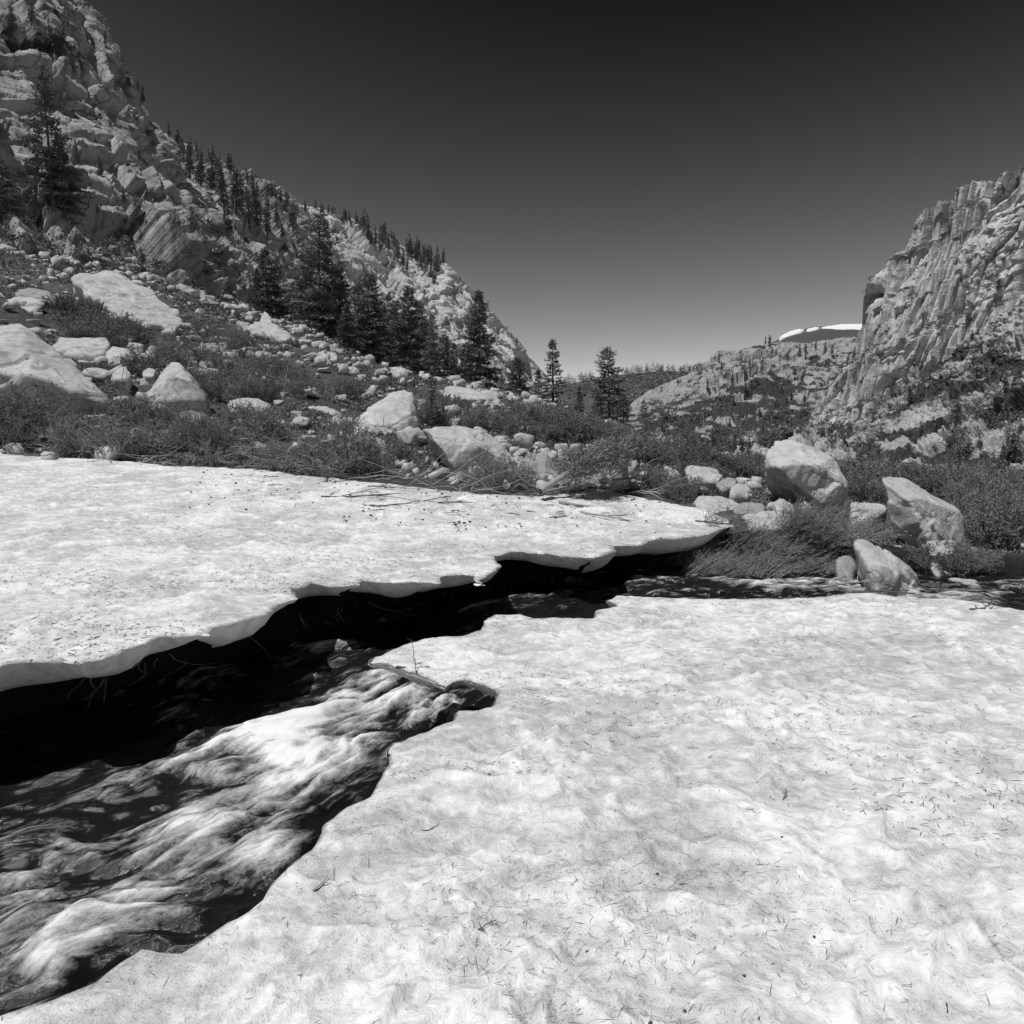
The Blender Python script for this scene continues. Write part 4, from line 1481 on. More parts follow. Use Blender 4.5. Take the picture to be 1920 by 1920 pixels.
D, O_ = A_DENSE, A_OPEN
for a in [
    (592, 640, 402, 62, D[2], 'tallest dark pine of the row at the end of the left slope', 1.15),
    (497, 590, 462, 66, D[0], 'broad dark pine left of the tallest pine against pale rock', 1.3),
    (636, 660, 500, 64, D[1], 'dark pine close on the right of the tallest pine', 1.1),
    (686, 672, 512, 62, D[2], 'rounded dark pine third along the row from the tallest pine', 1.05),
    (727, 690, 548, 66, O_[0], 'lighter thin crowned pine behind the middle of the dark row', 1.1),
    (764, 712, 535, 58, D[0], 'full pine standing over the grey boulders in the middle of the row', 1.15),
    (790, 715, 565, 63, D[1], 'pine with narrow tip just behind the full middle pine', 1.0),
    (812, 725, 590, 54, O_[1], 'open branched pine above the small young pine', 1.1),
    (850, 728, 640, 60, D[1], 'short pine filling the gap in the right half of the row', 1.1),
    (898, 728, 545, 60, D[0], 'tall slender dark pine standing right of the row', .95),
    (968, 775, 668, 58, D[2], 'wide low pine between the slender pine and the valley gap', 1.35),
    (940, 760, 700, 52, O_[0], 'small pale pine at the foot of the slender pine', 1.2),
    (1038, 765, 634, 66, D[1], 'open pine with pointed tip against the sky at the valley gap', 1.1),
    (1144, 800, 648, 66, D[2], 'solitary dense pine silhouetted over the far hill', 1.1),
    (1086, 785, 722, 72, D[1], 'small pine between the two pines of the valley gap', 1.2),
    (1206, 808, 748, 70, O_[0], 'small pine right of the solitary dense pine', 1.2),
    (700, 700, 600, 70, D[0], 'half hidden pine in the dark mass behind the peaked boulder', 1.2),
    (660, 690, 590, 60, O_[1], 'feathery pine in front of the pale rock wall', 1.1),
    (1010, 770, 690, 75, D[1], 'little pine just left of the pointed pine in the gap', 1.2),
    (1170, 805, 735, 62, D[0], 'low bushy pine touching the right side of the solitary pine', 1.4),
    (1120, 800, 730, 62, O_[0], 'low pine touching the left side of the solitary pine', 1.3),
    (545, 620, 540, 72, O_[0], 'short pine on rubble between the two biggest left pines', 1.2),
    (480, 570, 500, 80, D[1], 'small pine behind the broad dark pine', 1.2),
    (572, 632, 470, 68, D[1], 'pine half covered by the left side of the tallest pine', 1.2),
    (614, 655, 520, 70, D[0], 'pine squeezed between the tallest pine and its right neighbour', 1.2),
    (708, 690, 560, 70, D[2], 'dark pine at the back between the rounded pine and the thin one', 1.2),
    (742, 700, 560, 68, D[1], 'dark pine at the back just left of the full middle pine', 1.25),
    (778, 715, 580, 68, D[2], 'dark bushy pine at the back just right of the full middle pine', 1.2),
    (832, 728, 625, 64, D[2], 'bushy pine at the right end of the dark row', 1.2),
    (870, 735, 650, 66, D[0], 'pine leaning into the left side of the slender pine', 1.2),
    (918, 745, 690, 64, O_[1], 'ragged low pine just right of the slender pine', 1.3),
    (520, 605, 480, 72, O_[1], 'thin pine touching the right side of the broad dark pine', 1.2),
    (650, 675, 570, 58, D[0], 'low dark pine in front of the gap right of the tallest pine', 1.2),
    (672, 690, 530, 74, D[1], 'dim pine showing between the two pines right of the tallest', 1.35),
    (718, 700, 575, 76, D[0], 'dim pine behind the thin crowned pine', 1.4),
    (752, 712, 590, 74, O_[1], 'dim open pine behind the full middle pine', 1.4),
    (800, 725, 600, 72, D[0], 'dim pine between the middle pines and the open branched pine', 1.4),
    (845, 735, 655, 74, O_[0], 'dim ragged pine at the back of the right half of the row', 1.4),
    (885, 742, 665, 70, D[2], 'dim bushy pine behind the slender pine', 1.4),
]:
    ground_tree(*a[:6], wide=a[6])
# young pine in front of the row
ground_tree(808, 790, 682, 21, A_SLIM, 'young slim pine growing among the shrubs behind the angular block', .9, Harch=9)

SM = [small_conifer(70 + k, 7, w, M['needle_far']) for k, w in enumerate((1.3, .95, 1.6, .8, 1.15, 1.9, 1.05))]


def surf_tree(S, u, v, px, label, group, tol=12, wide=1.0, meshes=SM):
    g = S.at(u, v, tol)
    if g is None:
        return False
    d = math.hypot(g[0], g[1])
    s = px / F * d / 7
    o = link('pine_tree', meshes[int(RNG.integers(len(meshes)))], loc=g, rz=RNG.uniform(0, 6.28), sc=(s * wide, s * wide, s))
    tag(o, label, 'pine tree', group)
    return True


def cliff_tree(S, u, v, px, arch, label, wide=1.0, tol=14):
    g = S.at(u, v, tol)
    if g is None:
        return
    s = px / F * g[1] / 11
    place_tree(arch, g, RNG.uniform(0, 6.28), (s * wide, s), label)


# trees on the left cliff
cliff_tree(LS, 100, 385, 225, O_[0], 'tall ragged pine clinging to the cliff face at the far left', .8)
cliff_tree(LS, 122, 400, 120, D[2], 'bushy pine at the foot of the ragged cliff pine', 1.4)
cliff_tree(LS, 12, 405, 95, D[0], 'dark pine at the left picture edge below the cliff', 1.5)
for k, (u, v, px) in enumerate([(362, 330, 52), (378, 345, 60), (398, 355, 62), (415, 372, 66), (428, 385, 78), (442, 398, 70), (455, 400, 62), (468, 420, 66), (484, 430, 75), (500, 440, 62), (428, 445, 60), (532, 470, 48), (345, 305, 32), (356, 300, 28),
                                (404, 340, 40), (440, 352, 36), (520, 418, 40), (548, 430, 46), (476, 395, 40), (310, 480, 26), (270, 500, 30), (330, 440, 24), (190, 330, 30), (230, 380, 24), (60, 40, 34), (20, 60, 40), (95, 75, 26), (262, 300, 20)]):
    surf_tree(LS, u, v, px, 'small dark pine rooted in cracks of the left cliff', 'pines in cracks of the left cliff', 16)
for u in np.linspace(140, 540, 46):
    v = np.interp(u, [132, 218, 330, 428, 552], [0, 120, 268, 315, 388]) + RNG.uniform(-2, 6)
    if u > 320 or RNG.random() < .25:
        surf_tree(LS, u + RNG.uniform(-5, 5), v, RNG.uniform(12, 30), 'tiny pine on the crest of the left cliff', 'pines on the crest of the left cliff', 16)
# crest of the pale mountain
for k in range(75):
    u = RNG.uniform(640, 832) if k > 14 else RNG.uniform(560, 680)
    v = np.interp(u, [540, 620, 700, 800, 845], [380, 396, 432, 487, 500]) + (RNG.uniform(-1, 10) if u < 690 else RNG.random() ** 1.6 * 42)
    surf_tree(FLS, u, v, RNG.uniform(14, 22) if u < 680 else RNG.uniform(18, 36), 'small pine in the grove on the crest of the pale mountain', 'pines along the crest of the pale mountain', 16)
for k in range(34):
    surf_tree(FLS, RNG.uniform(580, 980), RNG.uniform(520, 720), RNG.uniform(8, 18), 'scattered small pine on the face of the pale mountain', 'pines on the face of the pale mountain', 10)
# middle ridge
for k in range(80):
    u, v = RNG.uniform(1240, 1640), RNG.uniform(650, 850)
    if v < 700 and RNG.random() < .5:
        continue
    surf_tree(MRS, u, v, RNG.uniform(9, 22), 'small dark pine among the rubble of the middle ridge', 'pines on the middle ridge', 10)
for u, v, px in [(1435, 646, 14), (1442, 645, 16), (1340, 672, 9), (1510, 660, 20), (1530, 655, 16), (1560, 668, 20), (1590, 690, 24), (1240, 735, 10), (1262, 712, 9)]:
    surf_tree(MRS, u, v, px, 'tiny pine on the skyline of the middle ridge', 'pines on the skyline of the middle ridge', 14)
# right cliff and slope
for k in range(40):
    surf_tree(TS, RNG.uniform(1520, 1920), RNG.uniform(700, 900), RNG.uniform(14, 34), 'dark bushy pine on the brushy slope under the right cliff', 'pines on the slope under the right cliff', 10, 1.5)
for k in range(12):
    surf_tree(RS, RNG.uniform(1780, 1920), RNG.uniform(480, 640), RNG.uniform(8, 16), 'tiny shrub like pine on a ledge of the right cliff', 'pines on ledges of the right cliff', 10, 1.5)
# row of trees at the foot of the middle ridge, behind the shrub slope
for k in range(26):
    u = RNG.uniform(1250, 1470)
    Y = RNG.uniform(62, 90)
    vb = np.interp(u, [1250, 1470], [845, 880])
    top = P(u, vb - RNG.uniform(26, 62), Y)
    z = gz1(top[0], Y)
    h = top[2] - z
    o = link('pine_tree', SM[k % 7], loc=(top[0], Y, z), rz=RNG.uniform(0, 6), sc=(h / 7 * 1.3, h / 7 * 1.3, h / 7))
    tag(o, 'bushy pine in the dark belt at the foot of the middle ridge', 'pine tree', 'pines at the foot of the middle ridge')

# far forest: reads as one mass
sv, sf, n0 = [], [], 0
me0 = SM[1]
v0 = np.empty(len(me0.vertices) * 3, np.float32)
me0.vertices.foreach_get('co', v0)
v0 = v0.reshape(-1, 3)[12:12 + 4 * 130]
pick = H1[(H1[:, 2] > np.percentile(H1[:, 2], 25))]
uu, vv, _ = project(pick)
fr = fbm(np.c_[pick[:, :2] / 45, pick[:, 2] * 0], 3, 888)
ok = (((uu > 1165) & (fr > -.6)) | (fr > .3)) & (uu < 1360)
pick = pick[ok]
sel = pick[RNG.permutation(len(pick))[:1100]]
for p in sel:
    s = RNG.uniform(.9, 2.0)
    sv.append(v0 * s * (2.0, 2.0, 1.0) + p + (RNG.normal() * 4, RNG.normal() * 4, 0))
    m = len(v0)
    sf.append(np.arange(m).reshape(-1, 4) + n0)
    n0 += m
forest = link('forest', mesh_np('forest', np.vstack(sv), np.vstack(sf), M['needle_far']))
kind(forest, 'stuff', 'dense dark conifer forest over the far valley hill', 'forest')


# dead trees -----------------------------------------------------------
def dead_tree(seed, H, nb, lean=(0, 0), r=.02):
    rng = np.random.default_rng(seed)
    tb = Tubes()
    zs = np.linspace(-.3, H, 10)
    tp = np.c_[lean[0] * zs / H + np.cumsum(rng.normal(size=10)) * .015 * H / 8, lean[1] * zs / H + np.cumsum(rng.normal(size=10)) * .015 * H / 8, zs]
    tb.add(tp, r * H, r * H * .15, 6)
    for k in range(nb):
        f = rng.uniform(.25, .97)
        c = np.array([np.interp(f * H, zs, tp[:, j]) for j in range(3)])
        a = rng.uniform(0, 6.28)
        L = H * .22 * (1.1 - f) * rng.uniform(.4, 1.4)
        pts = [c, c + (L * .5 * math.cos(a), L * .5 * math.sin(a), L * .12 * rng.normal()), c + (L * math.cos(a + .3), L * math.sin(a + .3), L * (.5 * rng.random()))]
        tb.add(pts, r * H * .3 * (1.1 - f), .004, 3)
    return tb.mesh('dead_tree', M['dead'])


g = LS.at(438, 446, 16)
if g is not None:
    tag(link('dead_tree', dead_tree(5, 8.5 * g[1] / 150 * 1.0, 10, (.6, 0)), loc=g), 'bleached forked snag standing on the left cliff', 'dead tree')
g = GS.at(530, 756)
tag(link('dead_tree', dead_tree(6, 1.5, 3, (.22, .1), .014), loc=g), 'short leaning bare stem among shrubs of the lower slope', 'dead tree')
p = P(1108, 795, 68)
tag(link('dead_tree', dead_tree(7, 5.2, 34, (.1, 0), .012), loc=(p[0], 68, gz1(p[0], 68))), 'white skeleton of a dead pine left of the solitary pine', 'dead tree')
for u, v, h, lab in [(1782, 905, 42, 'thin white snag on the brushy slope at the right'), (1898, 970, 30, 'short bleached snag in the dark shrubs near the right edge'), (600, 610, 55, 'grey bare tree trunk in front of the tallest pine')]:
    S_ = TS if v < 960 and u > 1500 else GS
    g = S_.at(u, v) if S_.at(u, v) is not None else GS.at(u, v)
    if g is not None:
        tag(link('dead_tree', dead_tree(int(u), h / F * g[1], 12, (-.1 * h / F * g[1], 0), .014), loc=g), lab, 'dead tree')


# shrubs ----------------------------------------------------------------
def willow(seed, H, n, spread, lean=(0, 0), leaves=1.0, droop=.35, leaf=.035, sub=5, thick=1.0, wide=None):
    rng = np.random.default_rng(seed)
    tb = Tubes()
    B, Dv = [], []
    for k in range(n):
        a = rng.uniform(0, 6.28)
        r0 = rng.random() ** .5 * (.28 * H * spread if wide is None else wide)
        base = np.array((r0 * math.cos(a), r0 * math.sin(a), -.08))
        tl = rng.random() ** .6 * spread
        L = H * rng.uniform(.65, 1.15)
        d = np.array((math.cos(a) * tl + lean[0] + rng.normal() * .12, math.sin(a) * tl + lean[1] + rng.normal() * .12, 1.0))
        d /= np.linalg.norm(d)
        m = 8
        pts = [base]
        cur = d.copy()
        for j in range(m - 1):
            cur = cur + rng.normal(size=3) * .10 + np.array((lean[0] * .08, lean[1] * .08, -droop * .10 * j * tl))
            cur /= np.linalg.norm(cur)
            pts.append(pts[-1] + cur * L / (m - 1))
        pts = np.array(pts)
        tb.add(pts, rng.uniform(.006, .012) * thick, .0022, 3)
        for q in range(sub):
            i = int(rng.integers(2, m - 1))
            b0 = pts[i]
            dd = pts[i + 1 if i + 1 < m else i] - pts[i - 1]
            dd = dd / np.linalg.norm(dd) + rng.normal(size=3) * .5
            dd /= np.linalg.norm(dd)
            l2 = L * rng.uniform(.15, .38)
            p2 = [b0, b0 + dd * l2 * .5, b0 + (dd + rng.normal(size=3) * .2 + (0, 0, .12)) * l2]
            tb.add(p2, .0042 * thick, .0016, 3)
            for w in range(3):
                f = rng.random()
                b1 = np.asarray(p2[0]) * (1 - f) + np.asarray(p2[2]) * f
                d3 = dd + rng.normal(size=3) * .55
                d3 /= np.linalg.norm(d3)
                l3 = l2 * rng.uniform(.3, .7)
                tb.add([b1, b1 + d3 * l3 * .5, b1 + (d3 + (0, 0, .15)) * l3], .0028 * thick, .0012, 3)
                for _ in range(int(rng.poisson(4.5 * leaves))):
                    B.append(b1 + d3 * l3 * rng.random())
                    Dv.append(d3)
            for _ in range(int(rng.poisson(5 * leaves))):
                f = rng.random()
                B.append(np.asarray(p2[0]) * (1 - f) + np.asarray(p2[2]) * f)
                Dv.append(dd)
    if not B:
        B, Dv = [pts[-1]], [d]
    v, f = blades(np.array(B), np.array(Dv), leaf, leaf * .28, rng, .7)
    return tb.mesh('stems', M['twig']), mesh_np('foliage', v, f, M['leaf'])


print('shrubs')
W_LEAFY = [willow(100 + k, 1.0, 46, .75 + .1 * k, (0, 0), 1.0, .3, .05) for k in range(4)]
W_BARE = [willow(120 + k, 1.0, 26, 1.1, (.25 * (k - 1), -.25), .5, .6, .045, 7, 1.7) for k in range(3)]
W_LEAN = [willow(140 + k, 1.0, 46, .4, (.95, -.05), .4, .15, .035, 5, 1.0, .42) for k in range(2)]
W_FAR = [willow(160 + k, 1.0, 40, .8, (0, 0), 1.5, .3, .06, 4, 1.5) for k in range(3)]


W_LITE = [willow(180 + k, 1.0, 22, .8, (0, 0), 1.7, .3, .075, 3, 1.7) for k in range(2)]
SHRUBS = []


def shrub(arch, loc, s, label, group, rz=None, sz=None):
    SHRUBS.append((arch, np.asarray(loc, float), s, label, group, RNG.uniform(0, 6.28) if rz is None else rz, sz or RNG.uniform(.85, 1.1)))


def mesh_arrays(me):
    v = np.empty(len(me.vertices) * 3, np.float32)
    me.vertices.foreach_get('co', v)
    f = np.empty(len(me.loops), np.int32)
    me.loops.foreach_get('vertex_index', f)
    return v.reshape(-1, 3), f.reshape(-1, 4)


def grow_shrubs():
    """the 290 that show largest stand as plants of their own, the small far ones merge into one thicket"""
    SHRUBS.sort(key=lambda q: -q[2] / q[1][1])
    for arch, loc, s, label, group, rz, sz in SHRUBS[:290]:
        root = link('willow_shrub', arch[0], loc=loc, rz=rz, sc=(s, s, s * sz))
        link('foliage', arch[1], root)
        tag(root, label, 'shrub', group)
    parts = [(mesh_arrays(a), mesh_arrays(b_)) for a, b_ in W_LITE]
    av, af, mi, n0 = [], [], [], 0
    for k, (arch, loc, s, label, group, rz, sz) in enumerate(SHRUBS[290:]):
        cs, sn = math.cos(rz), math.sin(rz)
        for m_, (v, f) in enumerate(parts[k % 2]):
            w_ = np.c_[v[:, 0] * cs - v[:, 1] * sn, v[:, 0] * sn + v[:, 1] * cs, v[:, 2] * sz] * s + loc
            av.append(w_)
            af.append(f + n0)
            mi.append(np.full(len(f), m_))
            n0 += len(v)
    if av:
        o = link('thicket', mesh_np('thicket', np.vstack(av), np.vstack(af), [M['twig'], M['leaf']], False, None, np.concatenate(mi)))
        kind(o, 'stuff', 'far thicket of low willows that reads as one mass', 'thicket')


def shrub_zone(poly, n, arch, s0, s1, label, group, mind=.35, ymax=90, rz=None, surf=GS):
    poly = np.array(poly, float)
    lo, hi = poly.min(0), poly.max(0)
    k = t = 0
    pts = []
    while k < n and t < n * 30:
        t += 1
        q = lo + (hi - lo) * RNG.random(2)
        if not inside(q[None], poly)[0]:
            continue
        g = surf.at(*q)
        if g is None or g[1] > ymax or inside(g[None, :2], polyL)[0]:
            continue
        if 1000 < q[0] < 1190 and 835 < q[1] < 945 and g[1] < 19:
            continue
        if any(b[0] - .1 < g[0] < b[1] + .1 and b[2] - .5 < g[1] < b[3] + .1 for b in BOULD):
            continue
        s = RNG.uniform(s0, s1)
        if any((g[0] - a) ** 2 + (g[1] - b) ** 2 < (mind * s) ** 2 for a, b in pts):
            continue
        pts.append((g[0], g[1]))
        shrub(arch[int(RNG.integers(len(arch)))], g, s, label, group, rz)
        k += 1


shrub_zone([(0, 800), (180, 780), (330, 790), (620, 800), (860, 880), (860, 912), (560, 885), (300, 868), (0, 845)], 34, W_BARE + W_LEAFY[:2], .4, .9,
           'bare branched willow along the upper edge of the left snow bank', 'willows along the left snow bank')
shrub_zone([(0, 700), (90, 760), (60, 840), (0, 840)], 7, W_LEAFY, .7, 1.1, 'dense willow in front of the huge left slab', 'willows in front of the huge left slab')
shrub_zone([(330, 600), (430, 620), (640, 760), (640, 800), (400, 760), (300, 700)], 32, W_LEAFY, .45, .9, 'leafy shrub between rocks on the middle of the left slope', 'leafy shrubs on the left slope')
shrub_zone([(200, 590), (330, 690), (260, 770), (120, 620), (20, 560), (0, 520), (150, 560)], 30, W_FAR, .5, 1.0, 'dark shrub among boulders of the upper left slope', 'dark shrubs on the upper left slope')
shrub_zone([(640, 700), (980, 800), (960, 850), (800, 800), (640, 780)], 20, W_LEAFY + W_FAR, .35, .75, 'shrub on the slope behind the peaked and angular boulders', 'shrubs behind the peaked boulder')
shrub_zone([(960, 770), (1090, 790), (1240, 840), (1420, 880), (1430, 905), (1260, 885), (1120, 840), (990, 830)], 120, W_FAR, .4, .85, 'shrub in the grey green thicket running down to the valley', 'shrubs of the sloping thicket', .28)
shrub_zone([(1180, 900), (1330, 915), (1330, 950), (1200, 920)], 6, W_LEAFY, .4, .7, 'small leafy shrub at the tip of the snow bank', 'shrubs at the tip of the snow bank')
shrub_zone([(890, 900), (990, 880), (1000, 920), (920, 922)], 7, W_BARE, .4, .75, 'twiggy shrub between the angular block and fallen tree', 'shrubs by the fallen tree')
shrub_zone([(1420, 900), (1470, 890), (1520, 955), (1440, 945)], 5, W_LEAFY, .3, .5, 'small shrub in the shade under the overhanging boulder', 'shrubs under the overhanging boulder')
shrub_zone([(1560, 900), (1700, 895), (1920, 925), (1920, 1060), (1820, 1040), (1815, 960), (1700, 930), (1600, 940)], 90, W_FAR + W_LEAFY, .7, 1.25, 'dark shrub in the thicket right of the rounded boulder', 'shrubs of the right thicket', .28)
shrub_zone([(1730, 1040), (1830, 1050), (1830, 1085), (1740, 1085)], 5, W_LEAN, .35, .5, 'reddish willow tuft at the foot of the rounded boulder', 'willow tufts below the rounded boulder', .2, 90, .2)
shrub_zone([(1750, 1045), (1920, 1050), (1920, 1088), (1760, 1090)], 16, W_LEAFY, .3, .6, 'low leafy shrub on the water edge below the right thicket', 'low shrubs on the right water edge', .3)
# willows pressed down over the stream
for k in range(19):
    f = RNG.random()
    u = 1285 + f * 320
    v = np.interp(u, [1285, 1400, 1500, 1605], [1036, 1047, 1047, 1036]) + RNG.uniform(-20, 8)
    Y = RNG.uniform(10.0, 11.4)
    p = P(u, v, Y)
    z = max(gz1(p[0], Y), -.5)
    shrub(W_LEAN[k % 2], (p[0] - .35, Y, z - .02), RNG.uniform(.5, .9), 'willow bent flat toward the boulders over the stream bank', 'willows bent over the stream bank', RNG.uniform(-.6, .6), RNG.uniform(.55, 1.0))
grow_shrubs()
# brush on the slope under the cliff and on the middle ridge foot reads as a mass
sv, sf, n0 = [], [], 0
for S_, n, box, sz in ((TS, 900, (1500, 1920, 640, 930), (.5, 1.3)), (LS, 420, (0, 640, 330, 640), (.4, 1.1)), (MRS, 700, (1200, 1640, 660, 880), (.9, 2.4)), (FLS, 240, (560, 1000, 480, 740), (1., 2.4)), (RS, 260, (1500, 1920, 480, 860), (.5, 1.2))):
    for k in range(n):
        u, v = RNG.uniform(box[0], box[1]), RNG.uniform(box[2], box[3])
        if fbm(np.array([[u / 60, v / 60, 7.]]), 3, 600)[0] < -.15:
            continue
        g = S_.at(u, v, 8)
        if g is None:
            continue
        m = 70
        b = g + RNG.normal(size=(m, 3)) * RNG.uniform(*sz) * (.55, .55, .3) + (0, 0, .2)
        vv_, ff = blades(b, np.tile((0, 0, .5), (m, 1)), sz[1] * .24, sz[1] * .07, RNG, .8)
        sv.append(vv_)
        sf.append(ff + n0)
        n0 += len(vv_)
brush = link('brush', mesh_np('brush', np.vstack(sv), np.vstack(sf), M['leaf']))
kind(brush, 'stuff', 'low dark brush growing over the mountainsides', 'brush')

# low plants and dead stalks covering the soil
print('cover')
u, v, d = project(GV)
ok = (d > 11.5) & (d < 75) & (u > -60) & (u < 1980) & (v > 430) & (v < 1080) & ~inside(GV[:, :2], polyL) & ~inside(GV[:, :2], water_poly) & (GV[:, 1] > 10.8)
cand = GV[ok]
cd = d[ok]
fm = fbm(np.c_[cand[:, :2] / 2.6, cand[:, 2] * 0], 4, 700)
wgt = np.clip(fm * 1.9 + .55, .03, 1)
selp = RNG.random(len(cand)) < wgt * .85
cand, cd = cand[selp], cd[selp]
print('cover pts', len(cand))
rep = 5
b = np.repeat(cand, rep, 0) + RNG.normal(size=(len(cand) * rep, 3)) * np.repeat(cd, rep)[:, None] * (.006, .006, .001)
dd = np.repeat(cd, rep)
dirs = RNG.normal(size=(len(b), 3)) * (.9, .9, .4) + (0, 0, .45)
vv_, ff = blades(b, dirs, 1., .16, RNG, .3)
vv_ = vv_.reshape(-1, 4, 3)
sc_ = (dd * .0048 + .012)[:, None, None] * RNG.uniform(.5, 1.5, (len(b), 1, 1))
vv_ = b[:, None] + (vv_ - b[:, None]) * sc_
cover = link('ground_cover', mesh_np('ground_cover', vv_.reshape(-1, 3), ff, M['cover']))
kind(cover, 'stuff', 'low dark plants and stalks covering the soil of the slopes', 'ground cover')
# fallen and snow-pressed bare branches along the snow margin, pale in the sun
tangle = Tubes()
for k in range(240):
    f = RNG.random()
    i = int(f * (len(mar_l_w) - 4)) + 3
    c = mar_l_w[i] + (mar_l_w[min(i + 1, len(mar_l_w) - 1)] - mar_l_w[i]) * RNG.random()
    c = c + (0, RNG.uniform(.0, 1.6), 0)
    c[2] = gz1(c[0], c[1]) + RNG.uniform(.0, .12)
    a = RNG.normal() * .5 + (math.pi if RNG.random() < .5 else 0)
    L = RNG.uniform(.3, 1.1)
    pts = [c]
    dv = np.array((math.cos(a), math.sin(a) * .6 - .25, RNG.uniform(.0, .35)))
    for j in range(7):
        dv = dv + RNG.normal(size=3) * .27 + (0, 0, -.03)
        pts.append(pts[-1] + dv * L / 7)
    tangle.add(pts, RNG.uniform(.006, .014), .003, 4)
o = link('dead_branches', tangle.mesh('dead_branches', M['dead']))
kind(o, 'stuff', 'tangle of pale bare branches pressed down along the snow edge', 'branches')
# ================================================================== fallen tree, litter
def snow_z(x, y):
    q = np.array([[x, y]])
    if inside(q, polyL)[0]:
        return float(S_L(q)[0]) + .02
    return .015


rngf = np.random.default_rng(91)
root = bpy.data.objects.new('fallen_tree', None)
COL.objects.link(root)
b0, b1 = P(1012, 932, 11.7), P(1185, 848, 13.8)
root.location = b0
b0l, b1l = np.zeros(3), b1 - b0
tb = Tubes()
ax = b1l / np.linalg.norm(b1l)
Lf = np.linalg.norm(b1l)
ts = np.linspace(0, 1, 12)
tpts = b1l * ts[:, None] + np.c_[np.zeros(12), np.zeros(12), .10 + .12 * np.sin(ts * 3.1)]
tb.add(tpts, .062, .012, 8)
side0 = np.cross(ax, (0, 0, 1))
side0 /= np.linalg.norm(side0)
B, Dv = [], []
for k in range(120):
    f = rngf.uniform(.16, 1.0)
    c = np.array([np.interp(f, ts, tpts[:, j]) for j in range(3)])
    sd = 1 if rngf.random() < .72 else -1
    L = (.8 * (1 - f) ** .7 + .18) * rngf.uniform(.5, 1.1)
    d = ax * rngf.uniform(.3, .9) + side0 * sd * rngf.uniform(.3, 1.) + (0, 0, rngf.uniform(-.12, .4))
    d /= np.linalg.norm(d)
    pts = [c, c + d * L * .5 + (0, 0, .02), c + d * L + (0, 0, -.06 * L)]
    tb.add(pts, .013 * (1.2 - f), .003, 3)
    for q in np.linspace(.2, 1, int(6 + L * 9)):
        p_ = c + d * L * q
        for w in range(14):
            B.append(p_ + rngf.normal(size=3) * .05)
            Dv.append(d + rngf.normal(size=3) * .5)
link('trunk', tb.mesh('trunk', M['dead']), root)
v, f = blades(np.array(B), np.array(Dv), .11, .009, rngf, .35)
link('crown', mesh_np('crown', v, f, M['needle']), root)
tag(root, 'toppled young pine with pale trunk lying across the snow bank edge', 'fallen tree')


def stick(seed, L, r, nb, mat='dead', bend=.24):
    rng = np.random.default_rng(seed)
    tb = Tubes()
    pts = [np.zeros(3)]
    d = np.array((1., 0, .03))
    for k in range(7):
        d = d + rng.normal(size=3) * (bend, bend, bend * .3)
        d[2] = min(max(d[2], -.04), .08)
        pts.append(pts[-1] + d / np.linalg.norm(d) * L / 7)
    pts = np.array(pts) + (0, 0, r)
    tb.add(pts, r, r * .35, 5)
    for k in range(nb):
        i = int(rng.integers(1, 7))
        dd = (pts[i] - pts[i - 1]) / np.linalg.norm(pts[i] - pts[i - 1]) + rng.normal(size=3) * (.5, .7, .35)
        dd[2] = abs(dd[2]) * .6
        l2 = L * rng.uniform(.1, .35)
        tb.add([pts[i], pts[i] + dd * l2 * .6, pts[i] + dd * l2 + (0, 0, -.01)], r * .5, r * .2, 4)
    return tb.mesh('fallen_branch', M[mat])


def lay(u, v, surfz, me, rz, label, cat, group=None, name='fallen_branch', up=0.0):
    q = PZ(u, v, 0.) if surfz == 'R' else (SLS.at(u, v) if SLS.at(u, v) is not None else PZ(u, v, .3))
    if surfz == 'R':
        s_ = SRS.at(u, v, 14)
        if s_ is not None:
            q = s_
    o = link(name, me, loc=np.asarray(q) + (0, 0, up), rz=rz)
    if surfz == 'L':
        e_ = np.array([[q[0] + math.cos(rz), q[1] + math.sin(rz)], [q[0], q[1]]])
        z_ = S_L(e_)
        o.rotation_euler = (0, -math.atan2(z_[0] - z_[1], 1), rz)
    return tag(o, label, cat, group)


DK = 'bark'
lay(600, 932, 'L', stick(1, 2.0, .014, 6, DK), -.25, 'long thin dark branch lying on the upper left snow bank', 'branch')
lay(680, 945, 'L', stick(2, 1.3, .011, 6, DK), -.6, 'forked dark branch below the long thin branch on the snow', 'branch')
lay(690, 913, 'L', stick(3, .8, .012, 12, DK), .1, 'leafy dark sprig close to the brush on the left snow bank', 'branch')
lay(820, 945, 'L', stick(4, .6, .012, 10, DK), .2, 'short twiggy piece on the snow below the angular block', 'branch')
lay(1090, 962, 'L', stick(5, .85, .022, 3, 'dead'), -.35, 'stout broken branch on the snow below the fallen tree', 'branch')
lay(985, 955, 'L', stick(6, 1.1, .012, 2, DK), -.45, 'straight dark stick on the snow left of the stout branch', 'branch')
lay(1045, 943, 'L', stick(7, 1.0, .03, 3, 'dead'), -.25, 'thick pale limb beneath the butt of the fallen tree', 'branch')
lay(1300, 978, 'L', stick(8, 1.0, .012, 9, DK), .1, 'dark twig raft on the narrow tip of the snow bank', 'branch')
lay(745, 1252, 'R', stick(9, .24, .010, 7, DK), -.35, 'dark knobbly twig lying over the snow lip by the melt hole', 'branch')
lay(782, 1262, 'R', stick(10, .26, .004, 2, DK), 2.4, 'thin upright twig sticking up beside the knobbly twig', 'branch').rotation_euler = (0, -.9, 2.2)
lay(1470, 1500, 'R', stick(11, .10, .0022, 16, DK, .2), .6, 'tiny branched twig like a fern on the right snow', 'twig')
lay(1540, 1103, 'R', stick(12, .9, .011, 9, 'dead'), .05, 'pale branched driftwood at the edge of the right snow', 'branch')
